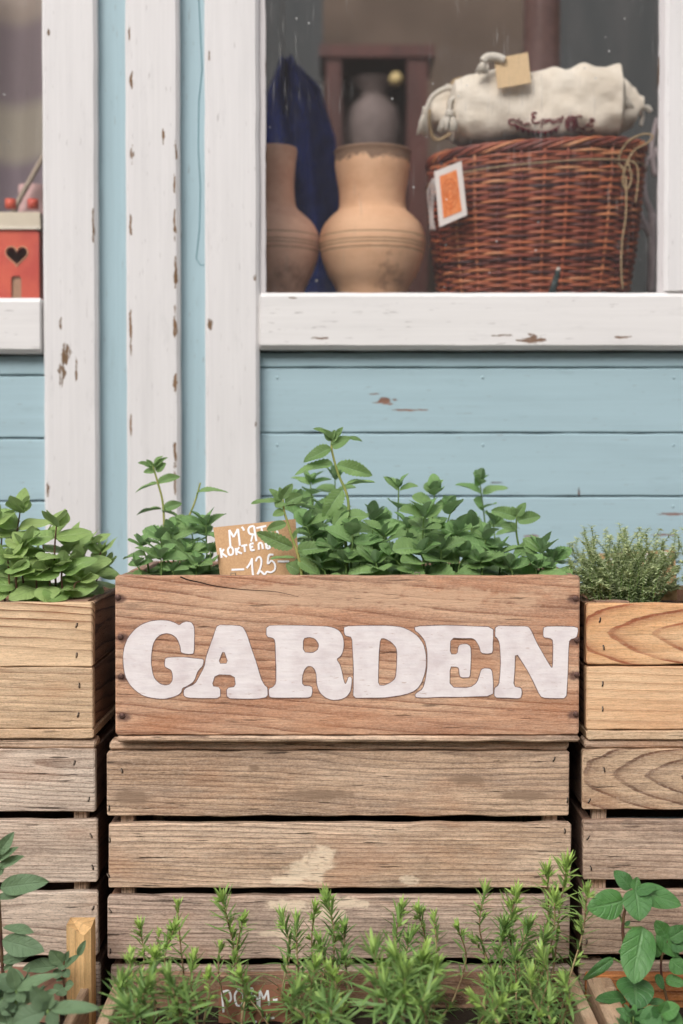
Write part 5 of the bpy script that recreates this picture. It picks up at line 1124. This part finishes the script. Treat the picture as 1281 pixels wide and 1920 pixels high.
# ---- needles and tiny leaves
def blade(mb, p, d, nrm, L, w_, col, bend=.15, seg=3):
    y = nrm.cross(d)
    if y.length < 1e-4: y = d.orthogonal()
    y.normalize(); z = d.cross(y); vs = []
    for i in range(seg+1):
        t = i/seg; ww = w_*.5*(sin(pi*(.16+.80*t))**.7)*(1 if i < seg else .35)
        c_ = p+d*(L*t)+z*(bend*L*t*t)
        vs += [c_-y*ww+z*ww*.35, c_, c_+y*ww+z*ww*.35]
    fs = []
    for i in range(seg):
        a = i*3; fs += [(a, a+3, a+4, a+1), (a+1, a+4, a+5, a+2)]
    mb.add(vs, fs, col)
M['rosem'] = needlemat('rosemary needle', (.18, .32, .10, 1), (.46, .64, .16, 1), .2)
M['thyme'] = needlemat('thyme leaf', (.45, .53, .30, 1), (.70, .76, .44, 1), .42, .6)
def sprig(plant, pts, seed, nl=.021, n=60, start=.12, wd=.0024, young=.5, r0=.0013, mats=None, spread=1.0):
    nl *= 1.3; n = int(n*.8); wd *= 1.25
    nl *= .92
    if pts[0].y < 1.45: nl *= .95; wd *= 1.1; n = int(n*.8)
    rnd = random.Random(seed); so, c_ = stem(plant, pts, r0, r0*.5, M['stemW'])
    mb = MB(); N = len(c_)-1; az = rnd.uniform(0, 6)
    L_ = sum((c_[i+1]-c_[i]).length for i in range(N))*(1-start); K = max(6, int(L_/.0062*(n/60)**.5))
    for i in range(K):
        u = (i+.5)/K; t = min(.999, start+(1-start)*(1-(1-u)**1.25)); f = t*N; k = min(int(f), N-1); p = c_[k].lerp(c_[k+1], f-k); ax = (c_[k+1]-c_[k]).normalized()
        q = ax.orthogonal().normalized(); q2 = ax.cross(q); az += 1.35+rnd.uniform(-.5, .5)
        m = rnd.choice((2, 3, 3, 4))
        for j in range(m):
            a = az+2*pi*j/m+rnd.uniform(-.5, .5); rad = q*cos(a)+q2*sin(a)
            e = radians(12+55*u**2.2)+rnd.uniform(-.35, .45); d = (rad*cos(e)+ax*sin(e)).normalized()
            L = nl*(1.12-.5*u**3)*rnd.uniform(.55, 1.2); y_ = young*u**2+rnd.uniform(-.1, .18)
            blade(mb, p, d, ax, L, wd*rnd.uniform(.7, 1.15), (min(1, max(0, y_)), rnd.random()**2, 0, 1), rnd.uniform(-.55, .18)*(1-.6*u), 4)
        if rnd.random() < .42:
            a = az+rnd.uniform(0, 6); rad = q*cos(a)+q2*sin(a); cd = (rad*.7+ax*.8).normalized(); r3 = cd.orthogonal(); r4 = cd.cross(r3)
            for j in range(rnd.randint(4, 7)):
                a2 = j*1.3; d = (cd+(r3*cos(a2)+r4*sin(a2))*rnd.uniform(.25, .6)).normalized()
                blade(mb, p+cd*.002, d, cd, nl*rnd.uniform(.28, .55), wd*.85, (min(1, young*.8+rnd.uniform(.1, .4)), rnd.random()**2*.6, 0, 1), rnd.uniform(-.2, .2))
    for i in range(7):
        a = i*.9; d = (c_[-1]-c_[-2]).normalized(); q = d.orthogonal(); q2 = d.cross(q); dd = (d+(q*cos(a)+q2*sin(a))*.32).normalized()
        blade(mb, c_[-1], dd, d, nl*rnd.uniform(.5, .8), wd*.9, (min(1, young+.3), 0, 0, 1), .05)
    o = obj('needle_foliage', mb.mesh('needles', True), M['rosem'], so); o['kind'] = 'stuff'
def rosemary(label, px, specs, seed):
    jr = random.Random(seed)
    p = thing('rosemary_plant', label, 'herb', base_at(px, specs[0][2], SZF))
    for i, (bx, by_, Y, path, nl, n, yg) in enumerate(specs):
        pts = [P(bx, by_, Y)] if by_ < 1935 else [base_at_px(bx, by_, Y)]
        sprig(p, pts+[P(x+(jr.uniform(-16, 16) if j < 2 else 0), y, Y+dy+(jr.uniform(-.012, .012) if j < 2 else 0)) for j, (x, y, dy) in enumerate(path)], seed+i, nl, n, .10, .0025, yg)
    return p
def base_at_px(px, py, Y): p = P(px, py, Y); return Vector((p.x, Y, SZF))
def SP(bx, tx, ty, Y, nl=.021, n=55, yg=.5, bow=0, dy=0):
    return (bx, 1960, Y, [((bx*.6+tx*.4)+bow, (1960*.6+ty*.4), dy*.4), ((bx*.25+tx*.75)+bow*.6, (1960*.25+ty*.75), dy*.75), (tx, ty, dy)], nl, n, yg)
rosemary('bushy rosemary at the left end of the trough with yellow green tips', 290, [SP(270,262,1742,1.50,.019,80,.7), SP(310,325,1745,1.49,.020,80,.55,6), SP(305,298,1755,1.51,.012,24,.9), SP(338,333,1702,1.52,.016,26,.9),
    SP(250,245,1800,1.40,.020,75,.7), SP(285,290,1795,1.42,.021,75,.7), SP(240,225,1850,1.36,.026,70,.2,-6), SP(290,275,1850,1.34,.028,70,.15), SP(330,320,1840,1.36,.026,70,.2), SP(365,362,1800,1.44,.019,60,.7), SP(375,392,1832,1.42,.016,40,1.0), SP(350,352,1870,1.36,.024,60,.3), SP(250,240,1890,1.33,.027,60,.1)], 700)
rosemary('open branched rosemary behind the white lettered plant card', 430, [SP(500,418,1690,1.53,.024,70,.5,-20), SP(470,456,1728,1.53,.016,40,.6), SP(440,412,1778,1.51,.015,36,.7,-4), SP(510,440,1800,1.50,.018,60,.3,-12), SP(455,452,1830,1.40,.017,40,.6)], 720)
rosemary('rosemary clump left of the trough\'s centre, before the pale patched slat', 570, [SP(600,614,1690,1.52,.024,90,.45,10), SP(560,532,1728,1.52,.023,80,.35,-6), SP(580,556,1735,1.50,.022,80,.4), SP(595,590,1708,1.54,.018,44,.5), SP(620,645,1745,1.51,.022,80,.25,12), SP(600,600,1770,1.50,.023,80,.25),
    SP(580,590,1815,1.39,.024,80,.5), SP(610,622,1825,1.40,.022,70,.8), SP(560,555,1860,1.36,.027,80,.15), SP(600,610,1880,1.35,.026,70,.2), SP(640,640,1890,1.38,.018,36,1.0), SP(620,640,1800,1.50,.022,60,.05,8)], 740)
rosemary('dense upright rosemary in the middle of the trough', 755, [SP(755,752,1708,1.53,.022,110,.55), SP(770,785,1712,1.53,.020,70,.45,6), SP(790,815,1725,1.52,.016,40,.6,8), SP(775,770,1760,1.51,.024,100,.2), SP(790,798,1780,1.48,.016,40,.9),
    SP(740,702,1785,1.38,.030,70,.45,-12), SP(750,745,1800,1.37,.028,90,.45), SP(770,792,1800,1.38,.028,90,.4,8), SP(780,815,1815,1.38,.027,80,.4,10), SP(755,760,1830,1.34,.030,90,.35), SP(730,722,1850,1.35,.028,80,.2), SP(790,800,1860,1.34,.026,80,.3),SP(745,735,1880,1.36,.022,50,.5)], 760)
rosemary('thin rosemary with two small sprigs against the dark gap', 880, [SP(830,860,1745,1.54,.018,30,.5,18), SP(930,892,1768,1.54,.018,34,.3,8), SP(905,905,1842,1.47,.016,40,.4)], 780)
rosemary('tall spreading rosemary at the right end of the trough', 990, [SP(985,968,1680,1.52,.023,120,.7,-4), SP(970,908,1675,1.53,.021,46,.5,-14), SP(990,1026,1640,1.53,.024,44,.6,16), SP(1010,1063,1625,1.53,.026,50,.7,10), SP(1000,1040,1690,1.51,.022,60,.6,8), SP(1045,1100,1678,1.50,.021,60,.4,10), SP(985,990,1740,1.50,.024,110,.2), SP(960,945,1740,1.51,.024,80,.1,-10), SP(1000,1020,1760,1.50,.024,80,.15,6),
    SP(1010,1018,1795,1.46,.022,80,.5), SP(975,965,1800,1.47,.025,80,.1), SP(930,925,1845,1.42,.024,70,.15), SP(1000,995,1840,1.38,.026,60,.7), SP(1040,1060,1845,1.40,.024,60,.4), SP(960,955,1862,1.40,.024,70,.4), SP(900,895,1875,1.42,.020,50,.9), SP(1020,1030,1880,1.37,.025,70,.2),SP(940,935,1885,1.38,.022,50,.5)], 800)
# ---- thyme
def thyme(label, x0, x1, ytop, Yr, n, seed, yb=1115):
    rnd = random.Random(seed); cx = (x0+x1)/2; p = thing('thyme_bush', label, 'herb', base_at(cx, Yr[0]+.06, SZL)); sm = MB(); fm = MB()
    for i in range(n):
        Y = rnd.uniform(*Yr); u = rnd.uniform(-1, 1); tx = cx+(x1-x0)/2*u; ty = ytop-4+rnd.random()**.8*125+abs(u)**3*14
        bx = cx+(tx-cx)*.45+rnd.uniform(-12, 12)
        pts = [base_at(bx, Y, SZL), P((bx*.6+tx*.4)+rnd.uniform(-14, 14), yb*.6+ty*.4, Y), P((bx*.2+tx*.8)+rnd.uniform(-14, 14), yb*.25+ty*.75, Y+rnd.uniform(-.01, .01)), P(tx, ty, Y+rnd.uniform(-.015, .015))]
        if ty > 1090 and Y < YC+.03: continue
        c_ = curve(pts, 7); sm.tube(c_, .0006, 4, .0003); N = len(c_)-1; m = rnd.randint(26, 38); az = rnd.random()*3
        for k in range(m):
            t = .12+.88*(k+.5)/m; f = t*N; q = min(int(f), N-1); pt = c_[q].lerp(c_[q+1], f-q); az += 1.6
            for s in (0, pi):
                a = az+s; e = rnd.uniform(-.3, .7); d = Vector((cos(a)*cos(e), sin(a)*cos(e), sin(e)))
                if pt.y+d.y*.006 < YC+.018: d.y = abs(d.y)
                blade(fm, pt, d, UP, rnd.uniform(.0042, .0078), rnd.uniform(.0024, .0038), (min(1, max(0, t*.7+rnd.uniform(-.3, .3))), rnd.random()**4, 0, 1), -.1, 2)
    obj('stem', sm.mesh('stems', True), M['stemG'], p); o = obj('leaf_foliage', fm.mesh('thyme', True), M['thyme'], p); o['kind'] = 'stuff'
thyme('fine leaved bushy thyme filling the orange pine planter', 1066, 1276, 985, (YC+.03, YC+.2), 200, 900)
thyme('sliver of another thyme at the right edge of the photograph', 1268, 1400, 980, (YC+.05, YC+.22), 50, 950)

# ---- bottom right broad leaved herb
BK = ('basil', 'basil')
Yr = 1.50
q1 = thing('basil_plant', 'broad leaved herb with dark stem and large glossy drooping leaves', 'herb', base_at_px(1175, 1960, Yr))
s_, _ = stem(q1, [base_at_px(1182, 1960, Yr), P(1184, 1850, Yr), P(1180, 1800, Yr), P(1170, 1765, Yr), P(1168, 1740, Yr), P(1170, 1715, Yr), P(1176, 1695, Yr), P(1184, 1668, Yr)], .0022, .0014, M['stemP'])
for a in ((1168,1688,1106,1704,56,10,-.015),(1190,1668,1201,1724,56,25,-.02),(1184,1666,1153,1633,30,30,.0),(1194,1668,1279,1697,44,25,-.005),(1190,1670,1196,1644,24,5,.005),(1192,1672,1228,1662,22,40,-.01),
          (1204,1738,1190,1845,66,5,-.03),(1190,1832,1194,1882,72,30,-.035),(1150,1797,1095,1837,22,25,-.01),(1172,1874,1123,1868,28,50,-.02),(1172,1735,1182,1727,9,10,0),(1172,1780,1160,1786,10,10,0),(1215,1880,1245,1872,18,60,0)): L2d(s_, BK, Yr, *a, rnd=RN)
for l in ([(1169,1735),(1160,1712),(1150,1702)], [(1170,1738),(1188,1739),(1204,1738)], [(1172,1690),(1180,1682),(1190,1670)], [(1182,1820),(1165,1806),(1150,1797)]):
    mb = MB(); mb.tube(curve(pp(l, Yr), 4), .0011, 5); obj('petiole', mb.mesh('petiole', True), M['stemG'], q1)
q2 = thing('basil_plant', 'smaller broad leaved herb cut by the right edge, dark green leaves', 'herb', base_at_px(1255, 1960, 1.51))
s_, _ = stem(q2, [base_at_px(1262, 1960, 1.51), P(1253, 1884, 1.51), P(1246, 1855, 1.51), P(1240, 1824, 1.51), P(1241, 1795, 1.51), P(1252, 1762, 1.51)], .0018, .0011, M['stemP'])
for a in ((1252,1758,1234,1728,30,10),(1254,1760,1290,1738,34,20),(1234,1745,1276,1795,38,35),(1256,1800,1290,1822,34,15),(1248,1836,1288,1846,28,50),(1232,1826,1244,1856,16,30),(1258,1768,1288,1775,30,15),(1240,1790,1225,1770,24,30)): L2d(s_, BK, 1.51, *a, rnd=RN)
q3 = thing('basil_plant', 'pale green broad leaves at the very bottom right of the picture', 'herb', base_at_px(1240, 1970, 1.40))
s_, _ = stem(q3, [base_at_px(1240, 1990, 1.40), P(1240, 1945, 1.40), P(1240, 1905, 1.40)], .0018, .0012, M['stemG'])
for a in ((1240,1905,1200,1912,44,40),(1240,1900,1275,1888,40,45),(1238,1908,1215,1935,44,25),(1244,1908,1282,1925,44,35),(1240,1900,1250,1880,24,30),(1236,1902,1222,1890,22,40)): L2d(s_, BK, 1.40, *a, rnd=RN)
q4 = thing('basil_plant', 'low dark herb inside the orange trough under the large leaves', 'herb', base_at_px(1190, 1960, 1.45))
for i, (bx, tx, ty, Y, sz, nd) in enumerate(((1185,1188,1905,1.44,.020,3),(1160,1168,1925,1.42,.020,2),(1215,1212,1920,1.45,.02,3))):
    shoot(q4, [base_at_px(bx, 1960, Y), P((bx+tx)/2, (1960+ty)/2, Y), P(tx, ty, Y)], BK, 980+i, sz, .6, nd, .3)

# ---- bottom left grey green mint
SK = ('sage', 'sage')
r1 = thing('peppermint_plant', 'tall grey green mint with a dark stem at the left picture edge', 'herb', base_at_px(8, 1960, 1.49))
s_, _ = stem(r1, [base_at_px(12, 1980, 1.49), P(8, 1860, 1.49), P(3, 1780, 1.49), P(-1, 1700, 1.49), P(-6, 1640, 1.49), P(-8, 1600, 1.49)], .0022, .0014, M['stemP'])
for a in ((-6,1602,25,1562,24,10),(-6,1614,36,1588,18,30),(-4,1628,43,1604,20,35),(0,1664,89,1652,40,22,-.02),(-6,1684,56,1672,24,50,-.01),(6,1740,64,1748,18,62,-.01),(5,1762,77,1784,42,12,-.02),(4,1802,60,1786,26,30),(-6,1620,-20,1570,20,10),(-4,1640,6,1625,14,20),(6,1820,30,1800,10,20)): L2d(s_, SK, 1.49, *a, rnd=RN)
r2 = thing('peppermint_plant', 'small grey green mint shoot standing before the yellow corner post', 'herb', base_at_px(124, 1960, 1.49))
s_, _ = stem(r2, [base_at_px(124, 1980, 1.49), P(124, 1890, 1.49), P(119, 1830, 1.49), P(121, 1800, 1.49)], .0016, .0010, M['stemP'])
for a in ((118,1806,94,1781,32,12),(121,1814,148,1790,16,45),(146,1792,160,1764,14,15),(112,1812,42,1818,26,55,-.01),(121,1818,129,1832,18,10),(121,1850,138,1846,22,40),(120,1848,106,1866,30,15),(118,1835,106,1838,9,50),(120,1808,110,1818,16,20),(122,1804,128,1784,12,20),(118,1822,98,1830,22,60)): L2d(s_, SK, 1.49, *a, rnd=RN)
r3 = thing('peppermint_plant', 'blurred grey green mint low in front, middle of the left herbs', 'herb', base_at_px(30, 1970, 1.38))
s_, _ = stem(r3, [base_at_px(34, 2000, 1.38), P(30, 1930, 1.38), P(30, 1856, 1.38)], .0018, .0012, M['stemG'])
for a in ((30,1856,20,1812,26,15),(30,1856,-14,1838,28,40),(32,1856,104,1825,27,32,-.01),(28,1858,8,1878,26,30),(34,1860,45,1880,20,30),(30,1880,0,1900,34,40),(30,1890,62,1905,30,45)): L2d(s_, SK, 1.38, *a, rnd=RN)
r4 = thing('peppermint_plant', 'nearest blurred mint with a long leaf pointing right at bottom left', 'herb', base_at_px(92, 1990, 1.31))
s_, _ = stem(r4, [base_at_px(92, 2060, 1.31), P(90, 1960, 1.31), P(90, 1893, 1.31)], .0020, .0013, M['stemG'])
for a in ((88,1892,60,1848,38,15),(94,1892,186,1889,30,38,-.01),(92,1896,108,1925,30,25),(86,1896,20,1918,42,30),(90,1890,98,1866,20,10),(90,1890,80,1880,18,30)): L2d(s_, SK, 1.31, *a, rnd=RN)
r5 = thing('peppermint_plant', 'dark lower mint leaves filling the left trough under the taller shoots', 'herb', base_at_px(50, 1970, 1.45))
for i, (bx, tx, ty, Y, sz, nd) in enumerate(((40,45,1850,1.45,.026,4),(10,5,1870,1.43,.028,4),(70,72,1870,1.46,.024,4),(95,92,1900,1.43,.024,3),(30,25,1905,1.38,.026,3),(-20,-20,1860,1.42,.028,4))):
    shoot(r5, [base_at_px(bx, 1960, Y), P((bx+tx)/2, (1960+ty)/2, Y), P(tx, ty, Y)], SK, 990+i, sz, .55, nd, .15)
for o in list(scene.objects):
    for k in list(o.keys()):
        if k in ('s0', 's1', 's2'): del o[k]
